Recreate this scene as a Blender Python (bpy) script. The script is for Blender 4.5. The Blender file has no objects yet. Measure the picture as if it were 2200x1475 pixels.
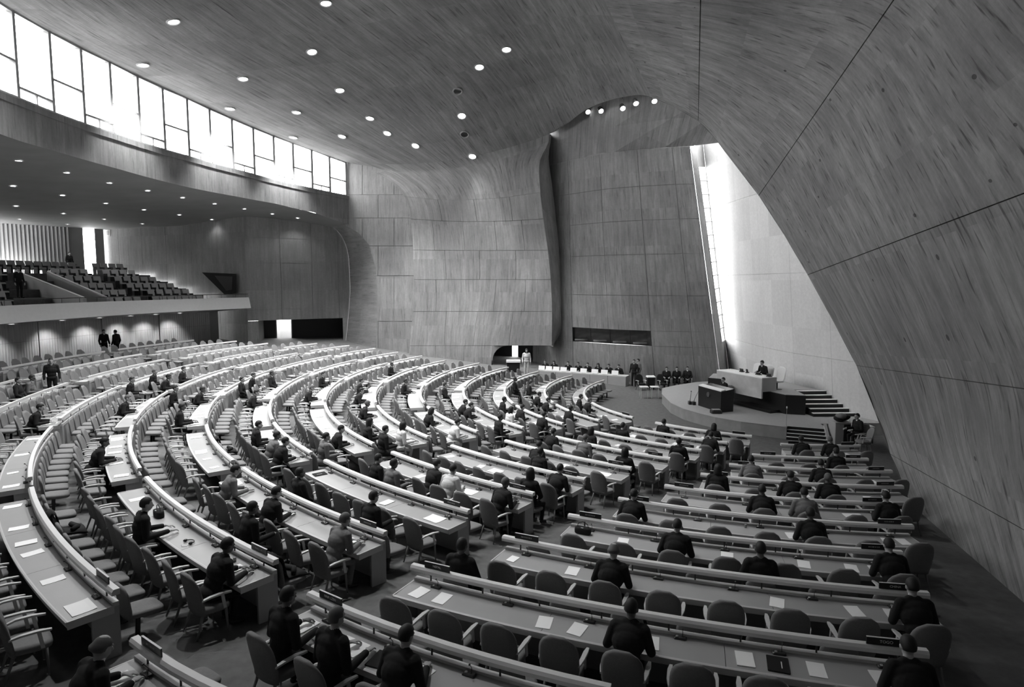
import bpy, bmesh, math, random
import numpy as np
from mathutils import Vector, Matrix
random.seed(7)
sc = bpy.context.scene
COL = sc.collection
R_ = math.radians

# ------------------------------------------------------------------ camera
FPX, HOR, ZC = 1350.0, 610.0, 6.75
PITCH_DN = math.atan((737.5 - HOR) / FPX)
cam_d = bpy.data.cameras.new('camera'); cam = bpy.data.objects.new('camera', cam_d); COL.objects.link(cam)
cam_d.sensor_width = 36.0; cam_d.lens = 36.0 * FPX / 2200.0
cam_d.clip_start = 0.1; cam_d.clip_end = 400
cam.location = (0, 0, ZC); cam.rotation_euler = (math.pi / 2 - PITCH_DN, 0, 0)
sc.camera = cam
# ------------------------------------------------------------------ world: bright overcast sky, seen only through the glazing
world = bpy.data.worlds.new('overcast'); sc.world = world; world.use_nodes = True
bg = world.node_tree.nodes['Background']
bg.inputs['Color'].default_value = (1, 1, 1, 1); bg.inputs['Strength'].default_value = 16.0
# ------------------------------------------------------------------ exposure
vs = sc.view_settings
vs.view_transform = 'Standard'; vs.look = 'None'; vs.gamma = 1.0; vs.use_curve_mapping = False
vs.exposure = 0.22
sc.cycles.max_bounces = 8; sc.cycles.diffuse_bounces = 5; sc.cycles.glossy_bounces = 2
sc.cycles.transparent_max_bounces = 12; sc.cycles.transmission_bounces = 2
sc.cycles.caustics_reflective = False; sc.cycles.caustics_refractive = False
sc.cycles.sample_clamp_indirect = 4.0
LAMP_W, SOFFIT_W, STAGE_W = 4600.0, 60.0, 2000.0

# ------------------------------------------------------------------ survey helpers (room measured from the picture)
CX, CY, R10, ROWP, SLOPE = 13.126, 32.124, 9.348, 2.0832, 0.07356   # centre of the desk arcs, radius of front row, row pitch, floor rake
cp, sp = math.cos(PITCH_DN), math.sin(PITCH_DN)
def ray(u, v):
    x = (u - 1100) / FPX; y = -(v - 737.5) / FPX
    d = Vector((x, cp + y * sp, -sp + y * cp)); return d / d.y
def P(u, v, d): return Vector((0, 0, ZC)) + ray(u, v) * d
def PZ(u, v, z): r = ray(u, v); return Vector((0, 0, ZC)) + r * ((z - ZC) / r.z)
def floor_z(x, y): return SLOPE * max(0.0, math.hypot(x - CX, y - CY) - R10)
def PF(u, v, h=0.0):
    d = ray(u, v); t = 25.0
    for _ in range(120):
        t = .6 * t + .4 * ((floor_z(d.x * t, d.y * t) + h - ZC) / d.z)
    return Vector((d.x * t, d.y * t, floor_z(d.x * t, d.y * t) + h))
def PR(u, v, r):
    d = ray(u, v); a = d.x ** 2 + 1; b = -2 * (d.x * CX + CY); c = CX * CX + CY * CY - r * r
    t = (-b + math.sqrt(max(b * b - 4 * a * c, 0))) / (2 * a)
    return Vector((0, 0, ZC)) + d * t
def proj(p):
    q = Vector(p) - Vector((0, 0, ZC)); f = q.y * cp - q.z * sp; up = q.y * sp + q.z * cp
    if f < .2: return None
    return (1100 + FPX * q.x / f, 737.5 - FPX * up / f)
def pol(r, deg, z=0.0): return Vector((CX + r * math.cos(R_(deg)), CY + r * math.sin(R_(deg)), z))
def lerp(a, b, t): return a + (b - a) * t

# ------------------------------------------------------------------ materials
MATS = {}
class NT:
    def __init__(s, name):
        s.m = bpy.data.materials.new(name); s.m.use_nodes = True; s.t = s.m.node_tree
        s.b = s.t.nodes['Principled BSDF']
    def n(s, typ, **kw):
        nd = s.t.nodes.new(typ)
        for k, v in kw.items(): setattr(nd, k, v)
        return nd
    def lk(s, a, b): s.t.links.new(a, b)
    def math(s, op, a, b=None, c=None):
        nd = s.n('ShaderNodeMath', operation=op)
        for i, x in enumerate((a, b, c)):
            if x is None: continue
            if isinstance(x, (int, float)): nd.inputs[i].default_value = x
            else: s.lk(x, nd.inputs[i])
        return nd.outputs[0]
    def noise(s, vec, scale, detail=3.0, rough=.55):
        nd = s.n('ShaderNodeTexNoise'); nd.inputs['Scale'].default_value = scale
        nd.inputs['Detail'].default_value = detail; nd.inputs['Roughness'].default_value = rough
        s.lk(vec, nd.inputs['Vector']); return nd.outputs['Fac']
    def comb(s, x, y, z=0.0):
        nd = s.n('ShaderNodeCombineXYZ')
        for i, v in enumerate((x, y, z)):
            if isinstance(v, (int, float)): nd.inputs[i].default_value = v
            else: s.lk(v, nd.inputs[i])
        return nd.outputs[0]
    def bump(s, h, strength, dist=.02):
        nd = s.n('ShaderNodeBump'); nd.inputs['Strength'].default_value = strength; nd.inputs['Distance'].default_value = dist
        s.lk(h, nd.inputs['Height']); s.lk(nd.outputs[0], s.b.inputs['Normal'])
def grey(v): return (v, v, v, 1)
def plain(name, v, rough=.6, metal=0.0, var=0.0, scale=6.0, spec=.3, bump=0.0):
    if name in MATS: return MATS[name]
    t = NT(name); t.b.inputs['Base Color'].default_value = grey(v); t.b.inputs['Roughness'].default_value = rough
    t.b.inputs['Metallic'].default_value = metal; t.b.inputs['Specular IOR Level'].default_value = spec
    if var:
        tc = t.n('ShaderNodeTexCoord'); f = t.noise(tc.outputs['Object'], scale, 4)
        g = t.math('MULTIPLY', t.math('MULTIPLY_ADD', f, 2 * var, 1 - var), v)
        t.lk(g, t.b.inputs['Base Color'])
        if bump: t.bump(f, bump)
    MATS[name] = t.m; return t.m
def concrete(name, v, along='v', board=.16, streak=.35, blotch=.35, holes=False, rough=.85, course=2.4, dark=.0):
    if name in MATS: return MATS[name]
    t = NT(name); t.b.inputs['Roughness'].default_value = rough; t.b.inputs['Specular IOR Level'].default_value = .2
    tc = t.n('ShaderNodeTexCoord'); sx = t.n('ShaderNodeSeparateXYZ'); t.lk(tc.outputs['UV'], sx.inputs[0])
    a, b = (sx.outputs[0], sx.outputs[1]) if along == 'v' else (sx.outputs[1], sx.outputs[0])
    ib = t.math('FLOOR', t.math('DIVIDE', a, board))
    w1 = t.n('ShaderNodeTexWhiteNoise', noise_dimensions='1D'); t.lk(ib, w1.inputs['W'])
    seg = t.math('FLOOR', t.math('ADD', t.math('DIVIDE', b, course), t.math('MULTIPLY', w1.outputs['Value'], .0)))
    w2 = t.n('ShaderNodeTexWhiteNoise', noise_dimensions='2D'); t.lk(t.comb(ib, seg), w2.inputs['Vector'])
    w3 = t.n('ShaderNodeTexWhiteNoise', noise_dimensions='2D')
    t.lk(t.comb(t.math('FLOOR', t.math('DIVIDE', a, 2.1)), seg), w3.inputs['Vector'])
    st = t.noise(t.comb(t.math('MULTIPLY', a, 9.0), t.math('MULTIPLY', b, .9)), 1.0, 5, .62)
    st2 = t.noise(t.comb(t.math('MULTIPLY', a, 2.2), t.math('MULTIPLY', b, .35), 3.0), 1.0, 3, .5)
    bl = t.noise(tc.outputs['Object'], .33, 5, .6)
    fine = t.noise(tc.outputs['Object'], 7.0, 3, .7)
    f = t.math('MULTIPLY_ADD', st, streak * 1.6, 1 - streak * .8)
    f = t.math('MULTIPLY', f, t.math('MULTIPLY_ADD', st2, streak * 1.2, 1 - streak * .6))
    f = t.math('MULTIPLY', f, t.math('MULTIPLY_ADD', bl, blotch * 2, 1 - blotch))
    f = t.math('MULTIPLY', f, t.math('MULTIPLY_ADD', w2.outputs['Value'], streak * .45, 1 - streak * .22))
    f = t.math('MULTIPLY', f, t.math('MULTIPLY_ADD', w3.outputs['Value'], .16, .92))
    f = t.math('MULTIPLY', f, t.math('MULTIPLY_ADD', fine, .3, .85))
    if dark:   # short dark laitance streaks along the boards
        d3 = t.noise(t.comb(t.math('MULTIPLY', a, 11.0), t.math('MULTIPLY', b, .8), 9.0), 1.0, 2, .5)
        mr = t.n('ShaderNodeMapRange'); mr.interpolation_type = 'SMOOTHSTEP'; mr.inputs['From Min'].default_value = .56; mr.inputs['From Max'].default_value = .74
        mr.inputs['To Min'].default_value = 1.0; mr.inputs['To Max'].default_value = 1 - dark; t.lk(d3, mr.inputs['Value'])
        f = t.math('MULTIPLY', f, mr.outputs[0])
    if holes:
        vo = t.n('ShaderNodeTexVoronoi', feature='F1'); vo.inputs['Scale'].default_value = 1.0; vo.inputs['Randomness'].default_value = .45
        t.lk(t.comb(t.math('MULTIPLY', a, .85), t.math('MULTIPLY', b, .62)), vo.inputs['Vector'])
        h = t.math('GREATER_THAN', vo.outputs['Distance'], .055)
        f = t.math('MULTIPLY', f, t.math('MULTIPLY_ADD', h, .62, .38))
    t.lk(t.math('MULTIPLY', f, v), t.b.inputs['Base Color'])
    t.bump(t.math('ADD', st, t.math('MULTIPLY', w2.outputs['Value'], .35)), .35, .03)
    MATS[name] = t.m; return t.m
def emit(name, s):
    t = NT(name); t.b.inputs['Base Color'].default_value = grey(.8)
    t.b.inputs['Emission Color'].default_value = (1, 1, 1, 1); t.b.inputs['Emission Strength'].default_value = s
    MATS[name] = t.m; return t.m
def glass(name):
    t = NT(name); t.t.nodes.remove(t.b); out = t.t.nodes['Material Output']
    mx = t.n('ShaderNodeMixShader'); tr = t.n('ShaderNodeBsdfTransparent'); gl = t.n('ShaderNodeBsdfGlossy')
    gl.inputs['Roughness'].default_value = .05; mx.inputs[0].default_value = .06
    tr.inputs[0].default_value = grey(.94)
    t.lk(tr.outputs[0], mx.inputs[1]); t.lk(gl.outputs[0], mx.inputs[2]); t.lk(mx.outputs[0], out.inputs[0])
    MATS[name] = t.m; return t.m
CONC = .20   # the same cast concrete everywhere
M_CEIL = concrete('ceiling board-marked concrete', CONC, 'v', .16, .5, .38, dark=.5)
M_RW = concrete('leaning wall board-marked concrete', CONC, 'u', .18, .55, .34, holes=True, course=3.2, dark=.6)
M_WA = concrete('flank wall concrete', CONC, 'v', .14, .42, .4, dark=.3)
M_DK = concrete('stage wall concrete', CONC, 'v', .15, .42, .45, dark=.35)
M_WB = concrete('doorway wall concrete', CONC, 'v', .16, .3, .3)
M_WH = concrete('pale plastered wall', .74, 'v', .3, .06, .1)
M_BAND = concrete('parapet concrete', CONC, 'v', .18, .35, .35, dark=.35)
M_SIDE = concrete('side wall concrete', CONC, 'v', .16, .3, .3)
M_JOINT = plain('bare concrete', CONC, .9, var=.2, scale=.8)
M_SOFF = plain('smooth concrete', CONC, .8, var=.2, scale=.6)
M_FASC = plain('pale painted fascia', .45, .7, var=.06)
M_SHADE = plain('shade-dark lining', .05, .9)  # unlit look of passage, lobby and booth put into the colour
M_CURT = None
M_CARPET = plain('carpet', .12, .95, var=.35, scale=5.0, spec=.05)
M_STAGEC = plain('stage carpet', .34, .95, var=.1, scale=8.0, spec=.05)
M_TOP = plain('desk top leathercloth', .33, .38, var=.07, scale=3.0, spec=.4)
M_EDGE = plain('desk pale wood', .50, .5, var=.1, scale=4.0)
M_PAN = plain('desk panel', .33, .6, var=.1, scale=2.0)
M_RAIL = plain('rail pale wood', .62, .5, var=.06, scale=5.0)
M_FAB = plain('chair fabric', .18, .9, var=.18, scale=40.0, spec=.1)
M_FAB2 = plain('side chair fabric', .18, .9, var=.18, scale=40.0, spec=.1)
M_WOOD = plain('chair wood', .50, .45, var=.12, scale=12.0)
M_LEG = plain('chair leg wood', .20, .5)
M_METAL = plain('dark metal', .05, .35, .7)
M_BLK = plain('black lacquer', .014, .35, spec=.4)
M_BLK2 = plain('black cloth', .012, .9)
M_PAPER = plain('white paper', .88, .8)
M_SKIN = plain('skin', .34, .55, var=.1, scale=20)
M_SKIN2 = plain('dark skin', .10, .5, var=.1, scale=20)
M_HAIR = plain('dark hair', .016, .6)
M_HAIRG = plain('grey hair', .09, .7)
M_SUIT = plain('black suit', .012, .9, var=.2, scale=30)
M_SUITG = plain('grey suit', .14, .9, var=.2, scale=30)
M_SUITL = plain('pale jacket', .55, .9, var=.1, scale=30)
M_SHIRT = plain('white shirt', .8, .8)
M_LAMP = emit('lamp glow', 9.0)
M_SPOT = emit('stage lamp glow', 14.0)
M_GLASS = glass('window glass')
M_FRAME = plain('window frame', .30, .5)
M_MARBLE = plain('grey stone front', .5, .5, var=.4, scale=1.6)
M_STEP = plain('step nosing', .8, .6)
M_WHITE = plain('white board', .85, .7)

# ------------------------------------------------------------------ mesh helpers
def link(o, parent=None):
    COL.objects.link(o)
    if parent: o.parent = parent
    return o
class MB:
    def __init__(s): s.v = []; s.f = []; s.mi = []; s.uv = []
    def add(s, vs, fs, mi=0):
        b = len(s.v); s.v += [tuple(v) for v in vs]; s.f += [tuple(b + i for i in f) for f in fs]; s.mi += [mi] * len(fs); return s
    def hexa(s, p, mi=0):   # 8 points: bottom 4 ccw, top 4 ccw
        return s.add(p, [(3, 2, 1, 0), (4, 5, 6, 7), (0, 1, 5, 4), (1, 2, 6, 5), (2, 3, 7, 6), (3, 0, 4, 7)], mi)
    def box(s, c, sz, mi=0, rot=None):
        c = Vector(c); h = Vector(sz) / 2; pts = []
        for z in (-1, 1):
            for x, y in ((-1, -1), (1, -1), (1, 1), (-1, 1)):
                q = Vector((x * h.x, y * h.y, z * h.z)); pts.append(c + (rot @ q if rot else q))
        return s.hexa(pts, mi)
    def cbox(s, c, sz, bev, mi=0, rot=None):   # box with chamfered vertical corners and top edge
        c = Vector(c); hx, hy, hz = sz[0] / 2, sz[1] / 2, sz[2] / 2; rings = []
        for z, i in ((-hz, 0), (hz - bev, 0), (hz, bev)):
            a, b = hx - i, hy - i
            ring = [(-a + bev, -b), (a - bev, -b), (a, -b + bev), (a, b - bev), (a - bev, b), (-a + bev, b), (-a, b - bev), (-a, -b + bev)]
            rings.append([c + (rot @ Vector((x, y, z)) if rot else Vector((x, y, z))) for x, y in ring])
        return s.loft(rings, mi)
    def loft(s, rings, mi=0, caps=True, closed=True):
        n = len(rings[0]); b = len(s.v)
        for r in rings: s.v += [tuple(p) for p in r]
        for i in range(len(rings) - 1):
            for j in range(n if closed else n - 1):
                k = (j + 1) % n
                s.f.append((b + i * n + j, b + i * n + k, b + (i + 1) * n + k, b + (i + 1) * n + j)); s.mi.append(mi)
        if caps:
            s.f.append(tuple(b + j for j in reversed(range(n)))); s.mi.append(mi)
            s.f.append(tuple(b + (len(rings) - 1) * n + j for j in range(n))); s.mi.append(mi)
        return s
    def tube(s, pts, rad, n=8, mi=0):
        pts = [Vector(p) for p in pts]; rad = rad if isinstance(rad, (list, tuple)) else [rad] * len(pts); rings = []
        for i, p in enumerate(pts):
            t = (pts[min(i + 1, len(pts) - 1)] - pts[max(i - 1, 0)]).normalized()
            u = t.cross(Vector((0, 0, 1)) if abs(t.z) < .9 else Vector((0, 1, 0))).normalized(); w = t.cross(u)
            rings.append([p + (u * math.cos(2 * math.pi * k / n) + w * math.sin(2 * math.pi * k / n)) * rad[i] for k in range(n)])
        return s.loft(rings, mi)
    def prism(s, poly, z0, z1, mi=0):
        return s.loft([[Vector((p[0], p[1], z0)) for p in poly], [Vector((p[0], p[1], z1)) for p in poly]], mi)
    def ell(s, c, r, n=16, m=10, mi=0, rot=None):
        c = Vector(c); rings = []
        for i in range(1, m):
            th = math.pi * i / m
            rings.append([c + (rot @ q if rot else q) for q in [Vector((r[0] * math.sin(th) * math.cos(2 * math.pi * k / n), r[1] * math.sin(th) * math.sin(2 * math.pi * k / n), -r[2] * math.cos(th))) for k in range(n)]])
        return s.loft(rings, mi)
    def mesh(s, name, mats, smooth=False):
        me = bpy.data.meshes.new(name); me.from_pydata(s.v, [], s.f)
        for m in (mats if isinstance(mats, (list, tuple)) else [mats]): me.materials.append(m)
        if max(s.mi, default=0): me.polygons.foreach_set('material_index', s.mi)
        me.update()
        bm = bmesh.new(); bm.from_mesh(me); bmesh.ops.recalc_face_normals(bm, faces=bm.faces); bm.to_mesh(me); bm.free()
        if smooth: me.polygons.foreach_set('use_smooth', [True] * len(me.polygons))
        return me
    def build(s, name, mats, parent=None, smooth=False, at=None, angle=None):
        if at is not None:
            a = Vector(at); s.v = [tuple(Vector(p) - a) for p in s.v]
        me = s.mesh(name, mats, smooth)
        if angle: me.set_sharp_from_angle(angle=R_(angle))
        o = bpy.data.objects.new(name, me); link(o, parent)
        if at is not None and parent is None: o.location = at
        return o
def uv_set(me, uvs):
    l = me.uv_layers.new(name='UVMap'); idx = np.empty(len(me.loops), dtype=np.int32); me.loops.foreach_get('vertex_index', idx)
    l.data.foreach_set('uv', np.asarray(uvs, dtype=np.float32)[idx].ravel())
def grid_obj(name, pts, uvs, mat, parent=None, thick=0.0, smooth=True):
    """pts[i][j] Vector grid; with thick > 0 adds skirts going back along the normal."""
    ni, nj = len(pts), len(pts[0]); v = [tuple(p) for row in pts for p in row]; uv = [q for row in uvs for q in row]
    f = [(i * nj + j, (i + 1) * nj + j, (i + 1) * nj + j + 1, i * nj + j + 1) for i in range(ni - 1) for j in range(nj - 1)]
    if thick:
        def nrm(i, j):
            a = pts[min(i + 1, ni - 1)][j] - pts[max(i - 1, 0)][j]; b = pts[i][min(j + 1, nj - 1)] - pts[i][max(j - 1, 0)]
            return a.cross(b).normalized()
        loop = [(i, 0) for i in range(ni)] + [(ni - 1, j) for j in range(1, nj)] + [(i, nj - 1) for i in range(ni - 2, -1, -1)] + [(0, j) for j in range(nj - 2, 0, -1)]
        b = len(v)
        for (i, j) in loop: v.append(tuple(pts[i][j] + nrm(i, j) * thick)); uv.append(uvs[i][j])
        n = len(loop)
        for k in range(n):
            (i, j), (i2, j2) = loop[k], loop[(k + 1) % n]
            f.append((i * nj + j, b + k, b + (k + 1) % n, i2 * nj + j2))
    me = bpy.data.meshes.new(name); me.from_pydata(v, [], f); me.materials.append(mat); me.update(); uv_set(me, uv)
    if smooth:
        me.polygons.foreach_set('use_smooth', [True] * len(me.polygons)); me.set_sharp_from_angle(angle=R_(35))
    o = bpy.data.objects.new(name, me); link(o, parent); return o
def tag(o, label=None, cat=None, group=None, kind=None):
    if label: o['label'] = label
    if cat: o['category'] = cat
    if group: o['group'] = group
    if kind: o['kind'] = kind
    return o
def empty(name, loc=(0, 0, 0), label=None, cat=None, group=None, kind=None):
    o = bpy.data.objects.new(name, None); o.empty_display_size = .2; link(o); o.location = loc
    return tag(o, label, cat, group, kind)
def struct(o, label=None, cat=None): o['kind'] = 'structure'; return tag(o, label, cat)
class Patch:
    """Catmull-Rom surface through a grid of surveyed points: G[rib][row]."""
    def __init__(s, G):
        s.G = np.array([[tuple(p) for p in rib] for rib in G], float); s.nr, s.nc = s.G.shape[:2]
        def cum(line):
            return np.concatenate([[0], np.cumsum(np.linalg.norm(np.diff(line, axis=0), axis=1))])
        s.U = cum(s.G[:, s.nc // 2]); s.V = cum(s.G[s.nr // 2])
    @staticmethod
    def _w(x, n):
        i = min(max(int(math.floor(x)), 0), n - 2); t = x - i
        w = [-.5 * t + t * t - .5 * t ** 3, 1 - 2.5 * t * t + 1.5 * t ** 3, .5 * t + 2 * t * t - 1.5 * t ** 3, -.5 * t * t + .5 * t ** 3]
        return i, w
    def _ctl(s, i, j):
        def ext(get, k, n):
            if k < 0: return 2 * get(0) - get(1)
            if k >= n: return 2 * get(n - 1) - get(n - 2)
            return get(k)
        return ext(lambda a: ext(lambda b: s.G[a, b], j, s.nc), i, s.nr)
    def __call__(s, a, b):
        i, wi = s._w(a, s.nr); j, wj = s._w(b, s.nc); p = np.zeros(3)
        for k in range(4):
            for l in range(4): p += wi[k] * wj[l] * s._ctl(i - 1 + k, j - 1 + l)
        return Vector(p)
    def uv(s, a, b): return (float(np.interp(a, range(s.nr), s.U)), float(np.interp(b, range(s.nc), s.V)))
    def obj(s, name, mat, a0, a1, b0, b1, na, nb, parent=None, thick=0.0, off=0.0):
        A = np.linspace(a0, a1, na + 1); B = np.linspace(b0, b1, nb + 1)
        pts = [[s(a, b) for b in B] for a in A]; uvs = [[s.uv(a, b) for b in B] for a in A]
        if off:
            o2 = []
            for i in range(na + 1):
                row = []
                for j in range(nb + 1):
                    x = pts[min(i + 1, na)][j] - pts[max(i - 1, 0)][j]; y = pts[i][min(j + 1, nb)] - pts[i][max(j - 1, 0)]
                    row.append(pts[i][j] + x.cross(y).normalized() * off)
                o2.append(row)
            pts = o2
        return grid_obj(name, pts, uvs, mat, parent, thick)
    def panels(s, mat, parent, As, Bs, gap=.012, out=.05, res=.6, skip=()):
        """one object for each cast panel between the joint lines As x Bs; gap in metres"""
        for i in range(len(As) - 1):
            for j in range(len(Bs) - 1):
                if (i, j) in skip: continue
                a0, a1, b0, b1 = As[i], As[i + 1], Bs[j], Bs[j + 1]
                la = max((s(a1, (b0 + b1) / 2) - s(a0, (b0 + b1) / 2)).length, .1); lb = max((s((a0 + a1) / 2, b1) - s((a0 + a1) / 2, b0)).length, .1)
                ga = gap * (a1 - a0) / la; gb = gap * (b1 - b0) / lb
                na = int(min(max(la / res, 1), 30)); nb = int(min(max(lb / res, 1), 30))
                s.obj('panel', mat, a0 + ga, a1 - ga, b0 + gb, b1 - gb, na, nb, parent, thick=out)

# ------------------------------------------------------------------ STRUCTURE: floor
def build_floor():
    pts, uvs = [], []
    rr = [0.01, 5, R10, 12, 16, 20, 24, 28, 32, 36, 40, 44, 50]
    for k in range(97):
        a = 360.0 * k / 96
        pts.append([pol(r, a, SLOPE * max(0, r - R10)) for r in rr]); uvs.append([(p.x, p.y) for p in pts[-1]])
    o = grid_obj('floor', pts, uvs, M_CARPET); struct(o, 'dark carpeted floor raking gently down to the dais', 'floor')
build_floor()

# ------------------------------------------------------------------ STRUCTURE: clerestory windows and parapet band on the arc of radius 33
HX = [0, 50, 122, 245, 409, 503, 585, 671, 745]
HEADY = [10, 38, 77, 137, 213, 256, 290, 321, 349]
SILLY = [198, 217, 246, 288, 338, 364, 386, 406, 421]
LOWY = [288, 305, 325, 360, 403, 421, 436, 456, 482]
def phi_of(p): return math.degrees(math.atan2(p.y - CY, p.x - CX)) % 360
PH = [phi_of(PR(x, 300, 33)) for x in HX]
def zline(ys): return [PR(x, y, 33).z for x, y in zip(HX, ys)]
HEADZ, SILLZ, LOWZ = zline(HEADY), zline(SILLY), zline(LOWY)
def zat(tab, ph):
    return float(np.interp(ph, PH[::-1], tab[::-1]))
PHI_END = PH[-1]
T196 = pol(33, 196)
def band_xy(ph):      # beyond 196 degrees the facade runs straight on along the tangent
    if ph <= 196: p = pol(33, ph)
    else:
        p = T196 + Vector((-math.sin(R_(196)), math.cos(R_(196)), 0)) * R_(ph - 196) * 33
    return p
def band_pt(ph, z): p = band_xy(ph); return Vector((p.x, p.y, z))
PHI_FAR = 252.0
def strip(name, mat, phis, zlo, zhi, r_off=0.0, parent=None, thick=0.0, n=1):
    pts, uvs = [], []
    L = 0; prev = None
    for ph in phis:
        a, b = band_pt(ph, zlo(ph)), band_pt(ph, zhi(ph))
        if r_off:
            d = (band_xy(ph) - Vector((CX, CY, 0))).normalized() * r_off; a = a + d; b = b + d
        if prev is not None: L += (a - prev).length
        prev = a
        pts.append([lerp(a, b, k / n) for k in range(n + 1)]); uvs.append([(L, lerp(a, b, k / n).z) for k in range(n + 1)])
    return grid_obj(name, pts, uvs, mat, parent, thick)
wb = empty('wall_parapet'); struct(wb, 'curved concrete parapet beam below the clerestory windows', 'wall')
phs = list(np.linspace(PHI_END - .3, PHI_FAR, 70))
strip('parapet_face', M_BAND, phs, lambda p: zat(LOWZ, p), lambda p: zat(SILLZ, p) - .255, 0, wb, 0)
strip('parapet_cap', M_BAND, phs, lambda p: zat(SILLZ, p) - .26, lambda p: zat(SILLZ, p), -.05, wb, 0)
def flat_ring(name, mat, phis, za, ra, zb, rb, parent=None, n=1):
    pts, uvs = [], []
    for ph in phis:
        c = band_xy(ph); d = (c - Vector((CX, CY, 0))).normalized()
        a = c + d * ra; b = c + d * rb; a.z = za(ph); b.z = zb(ph)
        pts.append([lerp(a, b, k / n) for k in range(n + 1)]); uvs.append([(p.x, p.y) for p in pts[-1]])
    return grid_obj(name, pts, uvs, mat, parent)
flat_ring('parapet_sill', M_BAND, phs, lambda p: zat(SILLZ, p), -.05, lambda p: zat(SILLZ, p), .3, wb)
ro_ = flat_ring('added_roof_reflector', plain('roof reflector grey', .4, .9, var=.1), phs, lambda p: zat(SILLZ, p) - .02, .25, lambda p: zat(SILLZ, p) - .1, 26, wb)  # unseen reflector added outside the windows to brighten the ceiling
flat_ring('parapet_ledge', M_BAND, phs, lambda p: zat(SILLZ, p) - .26, -.05, lambda p: zat(SILLZ, p) - .26, .02, wb)
# windows
MX = [48, 121.5, 186, 245.5, 303, 355, 406, 453, 500, 545, 588, 629, 669, 707, 742]
mphi = [phi_of(PR(x, 300, 33)) for x in MX]
step = 3.2
while mphi[0] < 207: mphi.insert(0, mphi[0] + step)
strip('added_daylight_blocker', M_BAND, list(np.linspace(mphi[0], PHI_FAR, 12)), lambda p: zat(SILLZ, p), lambda p: zat(HEADZ, p) + .1, 0, wb)  # unseen solid strip added in place of further windows, cuts the daylight
for k in range(len(mphi) - 1):
    a, b = mphi[k], mphi[k + 1]; mid = (a + b) / 2
    w = empty('window_%d' % (k + 1), band_pt(mid, zat(SILLZ, mid))); struct(w, 'tall clerestory window bay', 'window'); L0 = w.location
    def bar(name, p, q, wd, dp, mat=M_FRAME):
        t = (q - p).normalized(); out = (band_xy(mid) - Vector((CX, CY, 0))).normalized(); sd = t.cross(out).normalized()
        m = MB(); pts = []
        for e in (p, q):
            pts += [e - sd * wd / 2, e + sd * wd / 2, e + sd * wd / 2 + out * dp, e - sd * wd / 2 + out * dp]
        m.hexa(pts); return m.build(name, mat, w, at=L0)
    za0, za1 = zat(SILLZ, a), zat(HEADZ, a) + .05; zb0, zb1 = zat(SILLZ, b), zat(HEADZ, b) + .05
    bar('mullion', band_pt(a, za0), band_pt(a, za1), .18, .22)
    if k == len(mphi) - 2: bar('mullion', band_pt(b, zb0), band_pt(b, zb1), .14, .22)
    bar('head_frame', band_pt(a, za1 - .06), band_pt(b, zb1 - .06), .12, .2); bar('sill_frame', band_pt(a, za0 + .04), band_pt(b, zb0 + .04), .08, .2)
    odd = (k % 2) == 0
    t_ = .42 if odd else .14
    ta, tb = lerp(za0, za1, t_), lerp(zb0, zb1, t_)
    bar('transom', band_pt(a, ta), band_pt(b, tb), .09, .12)
    if not odd: bar('guard_bar', lerp(band_pt(a, za0), band_pt(b, zb0), .5), lerp(band_pt(a, ta), band_pt(b, tb), .5), .07, .06)
    out = (band_xy(mid) - Vector((CX, CY, 0))).normalized() * .12
    for (z0a, z0b, z1a, z1b) in ((za0, zb0, ta, tb), (ta, tb, za1, zb1)):
        m = MB().add([band_pt(a, z0a) + out, band_pt(b, z0b) + out, band_pt(b, z1b) + out, band_pt(a, z1a) + out], [(0, 1, 2, 3)])
        m.build('pane', M_GLASS, w, at=L0)
# daylight portals over the clerestory
NPORT = [0]
def portal(center, xdir, w, h, nrm):
    q_ = proj(center); NPORT[0] += 1; nm_ = 'window_daylight' if q_ and q_[0] > 0 else 'clerestory_window_%d_offscreen' % NPORT[0]
    ld = bpy.data.lights.new(nm_, 'AREA'); ld.shape = 'RECTANGLE'; ld.size = w; ld.size_y = h; ld.cycles.is_portal = True
    o = bpy.data.objects.new(nm_, ld); COL.objects.link(o)
    z = -Vector(nrm).normalized(); x = Vector(xdir).normalized(); y = z.cross(x)
    o.matrix_world = Matrix(((x.x, y.x, z.x, center[0]), (x.y, y.y, z.y, center[1]), (x.z, y.z, z.z, center[2]), (0, 0, 0, 1)))
pe = list(np.linspace(PHI_END, mphi[0], 10))
for a, b in zip(pe[:-1], pe[1:]):
    m_ = (a + b) / 2; p, q = band_xy(a), band_xy(b); c = (p + q) / 2; n_ = (Vector((CX, CY, 0)) - band_xy(m_)); n_.z = 0; n_.normalize()
    z0, z1 = zat(SILLZ, m_), zat(HEADZ, m_); c = c - n_ * .35; c.z = (z0 + z1) / 2
    portal(c, q - p, (q - p).length, z1 - z0 + .4, n_)

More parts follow.
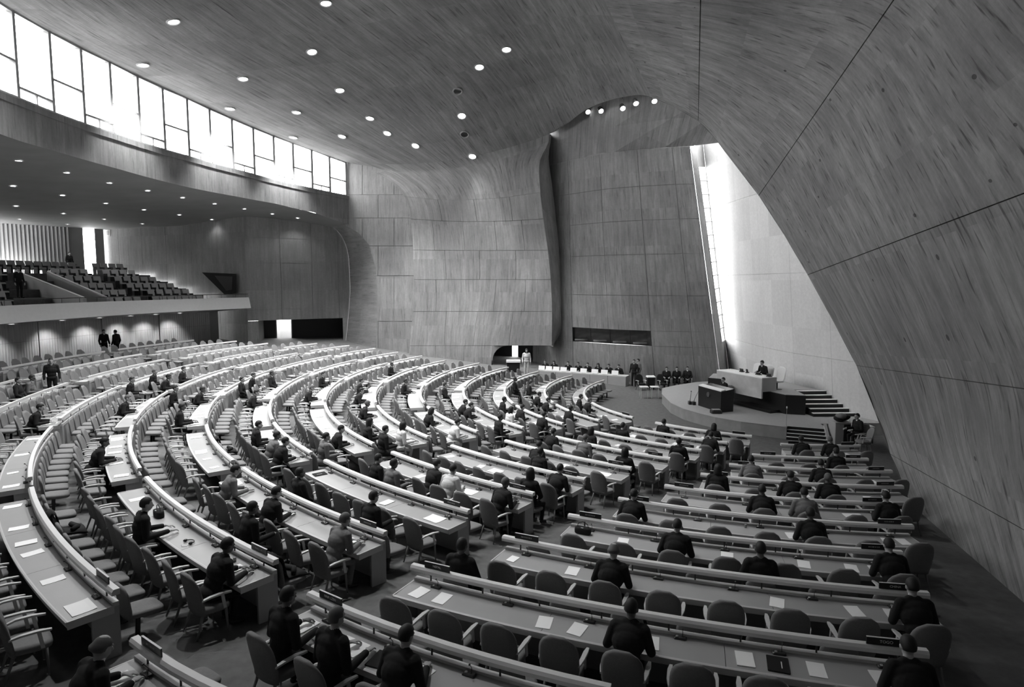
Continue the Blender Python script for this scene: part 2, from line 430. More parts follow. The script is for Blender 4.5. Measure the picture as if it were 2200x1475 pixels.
# ------------------------------------------------------------------ STRUCTURE: vaulted ceiling, flank wall and leaning wall
def tri(*a): return [P(*x) for x in a]
def zs(*a): return [PZ(*x) for x in a]
NEARZ = -7.0
def winpt(ph): return band_pt(ph, zat(HEADZ, ph) + .02)
ribs = []
ribs.append([band_pt(PHI_FAR, 17.4), winpt(196), winpt(183), winpt(170), winpt(157), P(745, 349, PR(745, 300, 33).y)])
ribs.append([Vector((-7.4, NEARZ, 18.2))] + zs((260, -10, 18.3), (420, 100, 18.5), (590, 190, 18.2), (740, 275, 17.4)) + [P(880, 352, 47.8)])
ribs.append([Vector((-5.8, NEARZ, 20))] + zs((560, -60, 20.2), (740, 70, 20.0), (860, 160, 19.2), (950, 250, 17.7)) + [P(1020, 335, 45.7)])
ribs.append([Vector((-3.6, NEARZ, 20.6))] + zs((840, -100, 20.8), (970, 20, 20.6), (1060, 110, 20.0), (1130, 195, 18.9)) + [P(1180, 288, 44.7)])
ribs.append([Vector((-1.6, NEARZ, 20.8))] + zs((1030, -130, 20.9), (1120, 0, 20.7), (1180, 85, 20.2), (1228, 165, 19.3)) + [P(1262, 234, 41.3)])
ribs.append([Vector((.2, NEARZ, 20.6))] + zs((1130, -150, 20.6), (1210, -20, 20.3), (1262, 70, 19.8), (1305, 145, 19.0)) + [P(1340, 208, 38.5)])
ribs.append([Vector((2.0, NEARZ, 19.8))] + zs((1224, -150, 19.9), (1288, -20, 19.6), (1332, 70, 19.1), (1370, 145, 18.3)) + [P(1400, 209, 36.7)])
def straight(n, near, far):
    a, b = near, far
    return [Vector(n)] + [lerp(a, b, t) for t in (0, .25, .5, .75, 1)]
ribs.append(straight((4.2, NEARZ, 18.2), PZ(1508, -150, 17.5), P(1500, 260, 33.9)))
ribs.append(straight((6.0, NEARZ, 16.6), PZ(1770, -150, 16.4), P(1563, 333, 32.3)))
ribs.append(straight((6.9, NEARZ, 14.4), P(2020, -145, 15.0), P(1630, 420, 30.9)))
ribs.append(straight((6.4, NEARZ, 11.6), P(2270, 80, 11.2), P(1685, 505, 29.8)))
ribs.append(straight((5.4, NEARZ, 9.2), P(2500, 302, 8.6), P(1735, 590, 28.8)))
ribs.append(straight((4.6, NEARZ, 7.4), P(2640, 590, 7.8), P(1790, 690, 27.9)))
ribs.append(straight((3.9, NEARZ, 5.8), P(2780, 915, 7.0), P(1840, 785, 27.0)))
ribs.append(straight((3.5, NEARZ, 4.6), P(2780, 1210, 6.7), P(1880, 885, 26.2)))
ribs.append(straight((3.2, NEARZ, 3.7), P(2750, 1450, 6.4), P(1913, 975, 22.5)))
ribs.append(straight((3.0, NEARZ, 2.9), P(2700, 1765, 6.1), P(1960, 1090, 17.5)))
for k, rb in enumerate(ribs): rb.insert(1, winpt(209) if k == 0 else 2 * rb[1] - rb[2])   # one more surveyed step towards the photographer
VAULT = Patch(ribs)
IA = 6
ceil = empty('ceiling'); struct(ceil, 'vaulted board-marked concrete ceiling sweeping over the hall', 'ceiling')
VAULT.obj('vault_shell', M_CEIL, 0, IA, 0, 6, 48, 48, ceil, off=0.0)
wr = empty('wall_right'); struct(wr, 'huge leaning board-marked concrete wall beside the stage', 'wall')
VAULT.obj('wall_backing', M_JOINT, IA, 16, 0, 6, 100, 36, wr, off=.12)
jn = [IA, 7, 9, 11, 13, 15, 16]
for a, b in zip(jn[:-1], jn[1:]):
    g0, g1 = .006, .006
    VAULT.obj('panel', M_RW, a + (g0 if a > IA else 0), b - (g1 if b < 16 else 0), 0, 6, max(6, int((b - a) * 10)), 36, wr, thick=.16)
# underside of the leaning wall and the dark recess below it
bot = [VAULT(16, t) for t in np.linspace(0, 6, 15)]
pts = []; uvs = []
for p in bot:
    q = p + Vector((1.3, .3, .05)); q2 = q + Vector((.1, 0, -p.z - .5)); pts.append([p, q, q2]); uvs.append([(0, p.y), (1.3, p.y), (3, p.y)])
grid_obj('underside', M_JOINT and pts, uvs, M_JOINT, wr, smooth=False)
# flank wall (ribs 0..3 carried on down from the vault)
FL = [
 tri((745, 349, PR(745, 300, 33).y), (815, 375, 50.5), (862, 412, 49.5), (882, 470, 49), (888, 560, 48.7), (888, 650, 48.6), (880, 742, 48.5), (876, 800, 48.5)),
 tri((880, 352, 47.8), (925, 385, 48.0), (955, 420, 48), (968, 475, 47.8), (975, 560, 47.7), (978, 650, 47.6), (972, 742, 47.6), (972, 815, 47.6)),
 tri((1020, 335, 45.7), (1050, 372, 46.1), (1063, 415, 46.2), (1072, 475, 46.1), (1078, 560, 46.1), (1072, 650, 46.0), (1058, 742, 46.1), (1056, 820, 46.1)),
 tri((1180, 288, 44.7), (1160, 345, 44.7), (1160, 400, 44.6), (1168, 470, 44.6), (1180, 560, 44.6), (1186, 650, 44.6), (1186, 742, 44.6), (1186, 820, 44.6))]
FULL = [[Vector(VAULT.G[i][5])] + FL[i] for i in range(4)] + [[Vector(VAULT.G[4][5]), Vector(VAULT.G[4][6])] + [2 * FL[3][k] - FL[2][k] for k in range(1, 8)]]
FLANK = Patch(FULL)
wf = empty('wall_flank'); struct(wf, 'pale concrete flank wall curving up into the ceiling', 'wall')
FLANK.obj('wall_backing', M_JOINT, 0, 3, 1, 7, 36, 60, wf, off=.14)
FLANK.obj('wall_backing', M_JOINT, 0, 2, 7, 8, 10, 3, wf, off=.14)
FLANK.panels(M_CEIL, wf, [0, 3], [1, 3.2], res=.35, out=.18, gap=.0)
rnd = random.Random(3)
for j, (b0, b1) in enumerate([(3.2, 4.0), (4.0, 4.75), (4.75, 5.45), (5.45, 6.2), (6.2, 7.0)]):
    As = [0, .55, 1.25, 1.9, 2.5, 3] if j % 2 else [0, .8, 1.55, 2.3, 3]
    FLANK.panels(M_WA, wf, As, [b0, b1], res=.4, out=.18)
FLANK.panels(M_WA, wf, [0, .6, 1.3, 2.0], [7, 8])
VAULT.obj('light_seal_shell', M_JOINT, 0, 16, 0, 6, 48, 24, ceil, off=.3)  # unseen second skin added to block daylight leaking through the panels
FLANK.obj('light_seal_shell', M_JOINT, 0, 3, .4, 7, 16, 20, wf, off=.25)
# splayed end face of the flank wall
rim = [(1181, 290), (1179, 345), (1187, 400), (1195, 470), (1204, 560), (1208, 650), (1208, 712), (1186, 744)]
pts, uvs = [], []; L = 0
inner = [FLANK(3, t) for t in np.linspace(1, 7, 25)]
ro = [P(u, v, 46.2) for u, v in rim]
for k, p in enumerate(inner):
    t = k / 24 * 7; i = min(int(t), 6); q = lerp(ro[i], ro[i + 1], t - i)
    pts.append([p, lerp(p, q, .5) + Vector((.12, -.1, 0)), q, q + Vector((-.6, 3.0, 0))]); uvs.append([(0, p.z), (.5, p.z), (1, p.z), (3, p.z)])
grid_obj('end_face', pts, uvs, M_WA, wf)
# soffit of the low passage beneath the flank wall and its lining in the shade colour
def room(name, parent, x0, x1, y0, y1, z0, z1, mat, open_front=True):
    m = MB(); v = [(x0, y0, z0), (x1, y0, z0), (x1, y1, z0), (x0, y1, z0), (x0, y0, z1), (x1, y0, z1), (x1, y1, z1), (x0, y1, z1)]
    m.add(v, [(0, 1, 2, 3), (4, 7, 6, 5), (1, 5, 6, 2), (3, 7, 4, 0)]); return m
a, b = FLANK(2, 7), FLANK(3, 7)
m = MB(); pa = [a, b, b + Vector((0, 1.2, 0)), a + Vector((0, 1.2, 0))]
m.add(pa, [(0, 1, 2, 3)]); m.add([a, a + Vector((0, 1.2, 0)), Vector((a.x, a.y + 1.2, -.5)), Vector((a.x, a.y, -.5))], [(0, 1, 2, 3)])
# rounded corner of the passage mouth
cm = []
for k in range(7):
    an = math.pi / 2 * k / 6; cm.append((a.x + 1.1 - 1.1 * math.cos(an), a.z - 1.1 + 1.1 * math.sin(an)))
poly = [(a.x - .05, a.z + .05)] + [(a.x - .05, a.z - 1.1)] + cm
fr = [Vector((x, a.y - .03, z)) for x, z in poly]; bk = [Vector((x, a.y + 1.2, z)) for x, z in poly]
m.loft([fr, bk]); m.build('passage_soffit', M_WA, wf)
pz = .3
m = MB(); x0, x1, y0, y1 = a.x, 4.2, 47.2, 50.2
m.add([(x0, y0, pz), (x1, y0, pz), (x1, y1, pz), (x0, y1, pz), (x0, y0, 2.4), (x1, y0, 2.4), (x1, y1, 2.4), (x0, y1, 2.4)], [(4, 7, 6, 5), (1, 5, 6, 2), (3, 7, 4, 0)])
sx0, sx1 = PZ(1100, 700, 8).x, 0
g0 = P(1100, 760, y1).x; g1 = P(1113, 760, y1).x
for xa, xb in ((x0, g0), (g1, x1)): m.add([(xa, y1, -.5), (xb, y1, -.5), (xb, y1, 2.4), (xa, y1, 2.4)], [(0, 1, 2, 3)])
m.build('passage_lining', M_SHADE, wf)

# ------------------------------------------------------------------ STRUCTURE: arch return, stage walls
fin_i = [3.0, 3.5, 4, 4.5, 5, 5.5, 6, 6.5, 7, 7.5, 8, 9, 10, 11, 12, 13, 14, 15, 16]
oc = Vector((9.5, 34.6, 7.0)); pts, uvs = [], []
for k in fin_i:
    p = VAULT(k, 6); d = (p - oc); pts.append([p, p + d * .03 + Vector((.25, .35, 0)), p + d * .75 + Vector((.6, .8, 0))]); uvs.append([(k, 0), (k, .5), (k, 6)])
grid_obj('arch_return', pts, uvs, M_RW, wr)
wd = empty('wall_stage'); struct(wd, 'dark concrete panelled wall behind the stage', 'wall')
dk = [(1.6, 48.4), (5, 44.8), (8, 42.4), (11.6, 41.0), (13.75, 40.6)]
DKG = []
for k, (x, y) in enumerate(dk):
    bpt = Vector((x, y, -.3)); lean = -2.3 * (k / 4.0) ** 1.0
    DKG.append([bpt + Vector((lean * z / 14.3, 0, z + .3 - 0)) - Vector((0, 0, .3)) + Vector((0, 0, 0)) for z in (0, 3, 6, 9, 12, 15.7, 20.5)])
DARKW = Patch(DKG)
slot_b0, slot_b1 = .98, 1.32     # interpreter booth slot
rows_b = [0, slot_b0, slot_b1, 2.1, 3.0, 3.75, 4.4, 5.0]
cols_a = [0, 1.0, 1.62, 2.42, 3.15, 3.62, 4.0]
def col_of(u):   # solve a for the pixel column at booth height
    best = min(np.linspace(0, 4, 401), key=lambda a: abs((proj(DARKW(a, 1.15)) or (9e9,))[0] - u)); return float(best)
sa0, sa1 = col_of(1230), col_of(1400)
cols_a = [0, sa0, (sa0 + sa1) / 2, sa1, (sa1 + 4) / 2, 4.0]
for j in range(len(rows_b) - 1):
    for i in range(len(cols_a) - 1):
        if j == 1 and i in (1, 2): continue
        DARKW.panels(M_DK, wd, [cols_a[i], cols_a[i + 1]], [rows_b[j], rows_b[j + 1]], out=-.05)
for a0_, a1_, b0_, b1_ in ((0, 4, 0, slot_b0), (0, 4, slot_b1, 5.02), (0, sa0, slot_b0, slot_b1), (sa1, 4, slot_b0, slot_b1)): DARKW.obj('wall_backing', M_JOINT, a0_, a1_, b0_, b1_, 14, 8, wd, off=-.06)
# booth slot lining with panes
c = [DARKW(sa0, slot_b0), DARKW(sa1, slot_b0), DARKW(sa1, slot_b1), DARKW(sa0, slot_b1)]
back = [p + Vector((0, 1.2, 0)) for p in c]
m = MB().add(c + back, [(0, 1, 5, 4), (1, 2, 6, 5), (2, 3, 7, 6), (3, 0, 4, 7), (4, 5, 6, 7)]); m.build('booth_lining', M_SHADE, wd)
bw = empty('window_41', c[0]); struct(bw, 'dark strip window of the interpreters booth', 'window')
for k in range(4):
    f0, f1 = k / 4, (k + 1) / 4; o_ = Vector((0, .12, 0))
    q = [lerp(c[0], c[1], f0) + o_, lerp(c[0], c[1], f1) + o_, lerp(c[3], c[2], f1) + o_, lerp(c[3], c[2], f0) + o_]
    MB().add(q, [(0, 1, 2, 3)]).build('pane', M_GLASS, bw, at=c[0])
    MB().tube([q[1], q[2]], .035, 4).build('mullion', M_BLK, bw, at=c[0])
    MB().box(lerp(q[0], q[1], .5) + Vector((0, .35, .12)), (.9, .3, .1)).build('desk_ledge', M_SOFF, bw, at=c[0])
# end reveal of the dark wall, tall slit window, pale wall
E0, E1 = DARKW(4, 0), DARKW(4, 5.05)
def rv(k, u0, u1, d):   # two surveyed ends
    return P(u0, 360, d) if k else P(u1, 800, d)
zb_, zt_ = 0.0, 14.6
def line_at(pb, pt, z): return lerp(pb, pt, (z - pb.z) / (pt.z - pb.z))
Wn_b, Wn_t = P(1551, 742, 41.6), P(1500, 361, 41.6)
Wf_b, Wf_t = P(1559, 742, 43.4), P(1516, 359, 43.4)
en_b, en_t = E0, E1
pts = [[line_at(en_b, en_t, z), line_at(Wn_b, Wn_t, z)] for z in np.linspace(-.2, 15.6, 12)]
grid_obj('reveal', pts, [[(0, p[0].z), (1, p[0].z)] for p in pts], M_WA, wd)
WB0 = 2.9
q = [line_at(Wn_b, Wn_t, -.2), line_at(Wf_b, Wf_t, -.2), line_at(Wf_b, Wf_t, WB0), line_at(Wn_b, Wn_t, WB0)]
q2 = [line_at(Wn_b, Wn_t, 14.3), line_at(Wf_b, Wf_t, 14.6), line_at(Wf_b, Wf_t, 20), line_at(Wn_b, Wn_t, 20)]
MB().add(q, [(0, 1, 2, 3)]).add(q2, [(0, 1, 2, 3)]).build('window_infill', M_WA, wd)
sw = empty('window_42', q[3]); struct(sw, 'tall narrow slit window lighting the pale stage wall', 'window')
NP = 13
for k in range(NP):
    z0, z1 = lerp(WB0, 14.3, k / NP), lerp(WB0, 14.3, (k + 1) / NP)
    z0f, z1f = lerp(WB0, 14.6, k / NP), lerp(WB0, 14.6, (k + 1) / NP)
    pq = [line_at(Wn_b, Wn_t, z0), line_at(Wf_b, Wf_t, z0f), line_at(Wf_b, Wf_t, z1f), line_at(Wn_b, Wn_t, z1)]
    MB().add(pq, [(0, 1, 2, 3)]).build('pane', M_GLASS, sw, at=q[3])
    MB().tube([pq[0], pq[1]], .05, 6).build('transom', M_FRAME, sw, at=q[3])
MB().tube([line_at(Wn_b, Wn_t, WB0), line_at(Wn_b, Wn_t, 14.3)], .05, 6).build('jamb', M_FRAME, sw, at=q[3])
MB().tube([line_at(Wf_b, Wf_t, WB0), line_at(Wf_b, Wf_t, 14.6)], .05, 6).build('jamb', M_FRAME, sw, at=q[3])
wn = (line_at(Wf_b, Wf_t, 8) - line_at(Wn_b, Wn_t, 8)); nn = Vector((wn.y, -wn.x, 0)).normalized()
cc = (line_at(Wn_b, Wn_t, 8.6) + line_at(Wf_b, Wf_t, 8.6)) / 2 - nn * .5
portal(cc, wn, wn.length + 1.2, 12.5, nn)
ww = empty('wall_pale'); struct(ww, 'tall pale wall lit by the slit window behind the dais', 'wall')
wp = [(line_at(Wf_b, Wf_t, -.2), line_at(Wf_b, Wf_t, 16.5))]
for (x, y) in ((14.75, 37.0), (15.0, 33.4), (15.55, 31.2), (16.3, 29.0), (17.6, 26.2), (19.5, 23.0)):
    wp.append((Vector((x, y, -.2)), Vector((x - 1.4, y, 16.5))))
WHT = Patch([[lerp(a_, b_, t) for t in (0, .2, .45, .72, 1)] for a_, b_ in wp])
WHT.obj('wall_backing', M_FASC, 0, 6, 0, 4, 18, 8, ww, off=-.06)
WHT.panels(M_WH, ww, [0, 1.2, 2.2, 3.4, 6], [0, 1, 2, 3, 4], out=-.05, gap=.006)
q = VAULT(16, 6)
MB().add([(q.x, q.y + .1, -1), (20.5, 23.4, -1), (20.5, 23.4, 6), (q.x + .6, q.y + .5, .2)], [(0, 1, 2, 3)]).build('return_panel', M_JOINT, wr)
# stage ceiling
fl_ = [(0.3, 47.4, 19.4), (3.6, 43.6, 19.9), (6.6, 40.2, 19.9), (9.6, 36.2, 19.6), (12.6, 32.0, 18.8), (15.5, 28.0, 17.8), (19.5, 22.5, 16.5)]
bk_ = [DARKW(a_, 5) for a_ in (0, 1, 2, 3, 4)] + [Vector((18.0, 39.0, 15.9)), Vector((22.0, 36.0, 16.2))]
sc_pts = [[lerp(b_, Vector(f_), t_) for t_ in (0, .33, .66, 1)] for b_, f_ in zip(bk_, fl_)]
so = grid_obj('ceiling', sc_pts, [[(p.x, p.y) for p in r] for r in sc_pts], M_DK, smooth=False); struct(so, 'sloping concrete ceiling above the stage', 'ceiling')
# ------------------------------------------------------------------ STRUCTURE: pier, arch and walls under the balcony side
pier = [(738, 330), (805, 350), (870, 378), (915, 430), (940, 520), (930, 760), (808, 760), (810, 640), (807, 575), (792, 525), (770, 500), (738, 482)]
def planeP(u, v, A, B):   # pixel onto the vertical plane through plan points A, B
    d = ray(u, v); n = Vector((B[1] - A[1], -(B[0] - A[0]), 0)); t = (n.x * A[0] + n.y * A[1]) / (n.x * d.x + n.y * d.y)
    return Vector((0, 0, ZC)) + d * t
pA, pB = (PR(745, 300, 33).x, PR(745, 300, 33).y), (P(890, 500, 49.2).x, 49.2)
wpier = empty('wall_pier'); struct(wpier, 'concrete pier with rounded arch at the end of the clerestory', 'wall')
def clip(poly, ax, val, keep_less):   # clip a polygon of (u, v) pixels
    out = []
    for k in range(len(poly)):
        a_, b_ = poly[k], poly[(k + 1) % len(poly)]; ia = (a_[ax] < val) == keep_less; ib = (b_[ax] < val) == keep_less
        if ia: out.append(a_)
        if ia != ib:
            t_ = (val - a_[ax]) / (b_[ax] - a_[ax]); out.append((a_[0] + (b_[0] - a_[0]) * t_, a_[1] + (b_[1] - a_[1]) * t_))
    return out
def pier_piece(name, pl, off, dep, mat):
    fr = [planeP(u, v, pA, pB) + Vector((0, off, 0)) for u, v in pl]; bk = [p + Vector((-.15 * dep, dep, 0)) for p in fr]
    o = MB().loft([fr, bk]).build(name, mat, wpier); uv_set(o.data, [(v.co.x, v.co.z) for v in o.data.vertices]); return o
pier_piece('pier_core', pier, .10, 1.2, M_JOINT)
lev = [320, 418, 468, 528, 592, 690, 765]
for k in range(len(lev) - 1):
    band_ = clip(clip(pier, 1, lev[k] + .6, False), 1, lev[k + 1] - .6, True)
    for x0_, x1_ in (((700, 812), (812, 980)) if k % 2 else ((700, 778), (778, 846), (846, 980))):
        pc_ = clip(clip(band_, 0, x0_ + .5, False), 0, x1_ - .5, True)
        if len(pc_) > 2: pier_piece('panel', pc_, .05, .08, M_BAND)
# side wall of the balcony (from the arch jamb back to the curtain)
W0, W1 = (-20.85, 49.5), (-36.8, 56.2)
def wall_poly(name, A, B, z0, z1, mat, label, nx=1, nz=1, parent=None, joints=True):
    r_ = empty(name); struct(r_, label, 'wall')
    G = [[Vector((lerp(A[0], B[0], i / 2), lerp(A[1], B[1], i / 2), lerp(z0, z1, j / 2))) for j in range(3)] for i in range(3)]
    pt = Patch(G); s_ = -1 if (B[0] - A[0]) > 0 else 1
    pt.obj('wall_backing', M_JOINT, 0, 2, 0, 2, 2, 2, r_, off=.05 * s_)
    pt.panels(mat, r_, list(np.linspace(0, 2, nx + 1)), list(np.linspace(0, 2, nz + 1)), out=.04 * s_, gap=.008)
    return r_
wall_poly('wall_side', W0, W1, 1.2, 12.4, M_SIDE, 'dark concrete side wall of the balcony', 6, 4)
wallB = empty('wall_door'); struct(wallB, 'spotlit concrete wall above the dark doorway', 'wall')
Bl, Br = (-20.9, 49.5), (-5.7, 60.5)
def bp_(u, v): return planeP(u, v, Bl, Br)
dz0 = bp_(640, 748).z; dz1 = bp_(640, 686).z
BG = []
for i in range(3):
    x, y = lerp(Bl[0], Br[0], i / 2), lerp(Bl[1], Br[1], i / 2)
    BG.append([Vector((x, y, z)) for z in (dz1, (dz1 + 12.6) / 2, 12.6)])
BW = Patch(BG)
BW.obj('wall_backing', M_JOINT, 0, 2, 0, 2, 2, 2, wallB, off=-.05)
BW.panels(M_WB, wallB, [0, .29, .56, .8, 1.05, 1.5, 2], [0, .2, .62, 1.05, 1.5, 2], out=-.04, gap=.012)
MB().prism([(-14.0, 53.2), (-8.0, 51.2), (-4, 51), (-3, 61), (-22, 62)], 12.2, 12.5).build('cover_slab', M_SOFF, wallB)
dl, dr = bp_(556, 715), bp_(737, 715)
for (A_, B_) in ((Vector((Bl[0], Bl[1], 0)), dl), (dr, Vector((Br[0], Br[1], 0)))):
    m = MB().add([(A_.x, A_.y, .8), (B_.x, B_.y, .8), (B_.x, B_.y, dz1), (A_.x, A_.y, dz1)], [(0, 1, 2, 3)]); o = m.build('jamb_panel', M_BAND, wallB)
    uv_set(o.data, [(v.co.x, v.co.z) for v in o.data.vertices])
OUT = [(671, 456), (710, 468), (745, 482), (775, 503), (795, 530), (806, 570), (810, 640), (808, 748)]
INN = [(660, 468), (686, 474), (710, 484), (732, 504), (746, 535), (751, 575), (752, 640), (742, 748)]
po_, pi_ = [], []
for (u, v), (u2, v2) in zip(OUT, INN):
    po_.append((PR(u, v, 33) if u < 745 else planeP(u, v, pA, pB)) + Vector((0, .04, 0))); pi_.append(bp_(u2, v2) + Vector((0, -.02, 0)))
RV = Patch([[lerp(a_, b_, t_) for t_ in (0, .5, 1)] for a_, b_ in zip(po_, pi_)])
RV.obj('arch_reveal', M_BAND, 0, 7, 0, 2, 42, 4, wallB)
# dark lobby behind, with one door leaf open to daylight
la, lb = dl + Vector((-.6, 2.6, 0)), dr + Vector((.4, 2.6, 0)); zf = floor_z(-16, 51)
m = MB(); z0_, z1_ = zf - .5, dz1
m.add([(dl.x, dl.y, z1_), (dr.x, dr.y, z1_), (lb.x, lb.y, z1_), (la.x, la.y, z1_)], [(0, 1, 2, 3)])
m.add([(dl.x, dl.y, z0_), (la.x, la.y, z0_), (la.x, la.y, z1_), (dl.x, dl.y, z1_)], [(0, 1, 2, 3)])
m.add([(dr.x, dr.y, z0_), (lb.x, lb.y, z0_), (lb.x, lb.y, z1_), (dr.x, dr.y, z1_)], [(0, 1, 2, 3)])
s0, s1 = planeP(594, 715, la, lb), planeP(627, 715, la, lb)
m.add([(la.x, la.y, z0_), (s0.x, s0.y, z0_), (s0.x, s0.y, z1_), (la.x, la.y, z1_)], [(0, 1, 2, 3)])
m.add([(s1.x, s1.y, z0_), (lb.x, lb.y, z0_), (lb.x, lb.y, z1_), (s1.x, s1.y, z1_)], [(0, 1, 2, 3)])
m.build('lobby_lining', M_SHADE, wallB)
dr1 = empty('door_1', (s0.x, s0.y, zf)); struct(dr1, 'open doorway with bright daylight beyond a sheer curtain', 'door')
MB().tube([(s0.x, s0.y, zf), (s0.x, s0.y, z1_)], .05, 4).build('door_frame', M_FRAME, dr1, at=dr1.location)
MB().tube([(s1.x, s1.y, zf), (s1.x, s1.y, z1_)], .05, 4).build('door_frame', M_FRAME, dr1, at=dr1.location)
m = MB(); n_ = 12
fr = [lerp(Vector((s0.x, s0.y, 0)), Vector((s1.x, s1.y, 0)), .15 + .7 * k / n_) + Vector((0, .35 + .05 * (k % 2), 0)) for k in range(n_ + 1)]
m.loft([[Vector((p.x, p.y, zf)) for p in fr], [Vector((p.x, p.y, z1_)) for p in fr]], caps=False, closed=False)
t = NT('sheer curtain'); t.b.inputs['Base Color'].default_value = grey(.8)
tr_ = t.n('ShaderNodeBsdfTransparent'); mx = t.n('ShaderNodeMixShader'); mx.inputs[0].default_value = .15
t.lk(tr_.outputs[0], mx.inputs[1]); t.lk(t.b.outputs[0], mx.inputs[2]); t.lk(mx.outputs[0], t.t.nodes['Material Output'].inputs[0])
m.build('sheer_curtain', t.m, dr1, at=dr1.location)

# ------------------------------------------------------------------ STRUCTURE: lower rear wall with curtain-like slats, balcony
def slat_mat():
    t = NT('vertical slat cladding'); t.b.inputs['Roughness'].default_value = .7
    tc = t.n('ShaderNodeTexCoord'); s_ = t.n('ShaderNodeSeparateXYZ'); t.lk(tc.outputs['UV'], s_.inputs[0])
    f = t.noise(t.comb(t.math('MULTIPLY', s_.outputs[0], 4.0), t.math('MULTIPLY', s_.outputs[1], .2)), 1.0, 4, .7)
    t.lk(t.math('MULTIPLY', t.math('MULTIPLY_ADD', f, 1.0, .5), .30), t.b.inputs['Base Color']); t.bump(f, .5, .04); return t.m
M_SLAT = slat_mat()
def rwall_xy(r, ph):
    if ph <= 200: return pol(r, ph)
    return pol(r, 200) + Vector((-math.sin(R_(200)), math.cos(R_(200)), 0)) * R_(ph - 200) * r
wrear = empty('wall_rear'); struct(wrear, 'curved rear wall clad in dark vertical slats under the balcony', 'wall')
for k, (p0, p1) in enumerate([(155.2, 161.5), (161.6, 168), (168.1, 174.5), (174.6, 181), (181.1, 187.5), (187.6, 196), (196.1, 215), (215.1, 236)]):
    for zi, (h0, h1) in enumerate(((-.3, 1.25), (1.27, 3.3))):
        pts, uvs = [], []
        nseg = max(8, int((p1 - p0) * 40.5 * .01745 / .09)) if p1 < 196 else 10
        for i in range(nseg + 1):
            ph = lerp(p0, p1, i / nseg); p = rwall_xy(40.5 - (.035 if i % 2 else 0), ph); z = floor_z(p.x, p.y)
            pts.append([Vector((p.x, p.y, z + h0)), Vector((p.x, p.y, min(z + h1, 5.2)))]); uvs.append([(i * .09, z + h0), (i * .09, z + h1)])
        grid_obj('slat_panel', pts, uvs, M_SLAT, wrear, smooth=False)
pts = [[rwall_xy(40.6, p) + Vector((0, 0, 1.6)), rwall_xy(40.6, p) + Vector((0, 0, 5.6))] for p in np.linspace(154, 236, 40)]
grid_obj('wall_backing', pts, [[(p[0].x, 0), (p[0].x, 1)] for p in pts], M_JOINT, wrear)
balc = empty('wall_balcony'); struct(balc, 'pale plain fascia of the spectators balcony', 'wall')
bl_phi = list(np.linspace(154.2, 200, 30)) + [215, 236]
def brow(name, prof, mat, phis=bl_phi):   # profile list of (r, z)
    pts = [[rwall_xy(r, ph) + Vector((0, 0, z)) for r, z in prof] for ph in phis]; uvs = [[(ph * .64, k) for k in range(len(prof))] for ph in phis]
    return grid_obj(name, pts, uvs, mat, balc, smooth=False)
brow('fascia', [(36.75, 4.92), (36.95, 5.74), (37.1, 5.74), (37.1, 5.3)], M_FASC)
brow('soffit_panel', [(36.75, 4.92), (41, 4.55)], M_SOFF)
tiers = [(37.1, 5.0), (40, 5.0), (40, 5.45), (42, 5.45), (42, 5.9), (44, 5.9), (44, 6.4), (46.2, 6.4), (46.2, 6.95), (48.4, 6.95), (48.4, 7.5), (55, 7.5)]
brow('stepped_floor', tiers, M_CARPET)
m = MB()
rp = [rwall_xy(37.05, ph) + Vector((0, 0, 6.0)) for ph in bl_phi]; m.tube(rp, .025, 6)
rail_o = m.build('hand_rail', M_METAL, balc)
for ph in np.linspace(156, 198, 22):
    p = rwall_xy(37.05, ph); MB().tube([p + Vector((0, 0, 5.7)), p + Vector((0, 0, 6.0))], .012, 5).build('rail_post', M_METAL, balc)
# balcony soffit (upper dark ceiling)
sof = empty('ceiling'); struct(sof, 'dark balcony ceiling dotted with small downlights', 'ceiling')
def sof_z(ph, r): return lerp(zat(LOWZ, ph), 11.5, min(max((r - 33) / 12.0, 0), 1))
sp_ = list(np.linspace(PHI_END - .5, 200, 40)) + [215, 235, PHI_FAR]
pts, uvs = [], []
for ph in sp_:
    c = band_xy(ph); d = (c - Vector((CX, CY, 0))).normalized(); row = []
    for r in (33, 33.6, 36, 40, 45, 50, 57):
        p = c + d * (r - 33); p.z = sof_z(ph, r); row.append(p)
    pts.append(row); uvs.append([(p.x, p.y) for p in row])
grid_obj('soffit_panel', pts, uvs, M_SOFF, sof)
# arch soffit between the band and the pier, closing wall above the doorway
# balcony rear wall: pleated curtain, window slot
wcur = empty('wall_curtain'); struct(wcur, 'pleated pale curtain wall at the back of the balcony', 'wall')
cA, cB = (planeP(148, 520, (-36.2, 54.6), (-42, 47.5))), (planeP(-300, 520, (-36.2, 54.6), (-42, 47.5)))
n_ = 90; pts, uvs = [], []
for k in range(n_ + 1):
    p = lerp(cA, cB, k / n_); q = Vector((p.x + (.12 if k % 2 else -.12), p.y + (.05 if k % 2 else 0), 0))
    pts.append([Vector((q.x, q.y, 7.0)), Vector((q.x, q.y, 12.2))]); uvs.append([(k * .2, 0), (k * .2, 5)])
M_CURT = plain('pale curtain', .42, .9, var=.1)
grid_obj('curtain', pts, uvs, M_CURT, wcur, smooth=False)
ca, cb = planeP(140, 520, (-36.2, 54.6), (-42, 47.5)), planeP(178, 520, (-36.2, 54.6), (-42, 47.5))
cc_, cd_ = planeP(205, 520, (-36.2, 54.6), (-42, 47.5)), Vector((-35.6, 55.4, 0))
for a_, b_ in ((ca, cb), (cc_, cd_)):
    MB().add([(a_.x, a_.y, 6.5), (b_.x, b_.y, 6.5), (b_.x, b_.y, 12.4), (a_.x, a_.y, 12.4)], [(0, 1, 2, 3)]).build('return_panel', M_SOFF, wcur)
bwn = empty('window_43', (cb.x, cb.y, 7.5)); struct(bwn, 'narrow bright window at the back of the balcony', 'window')
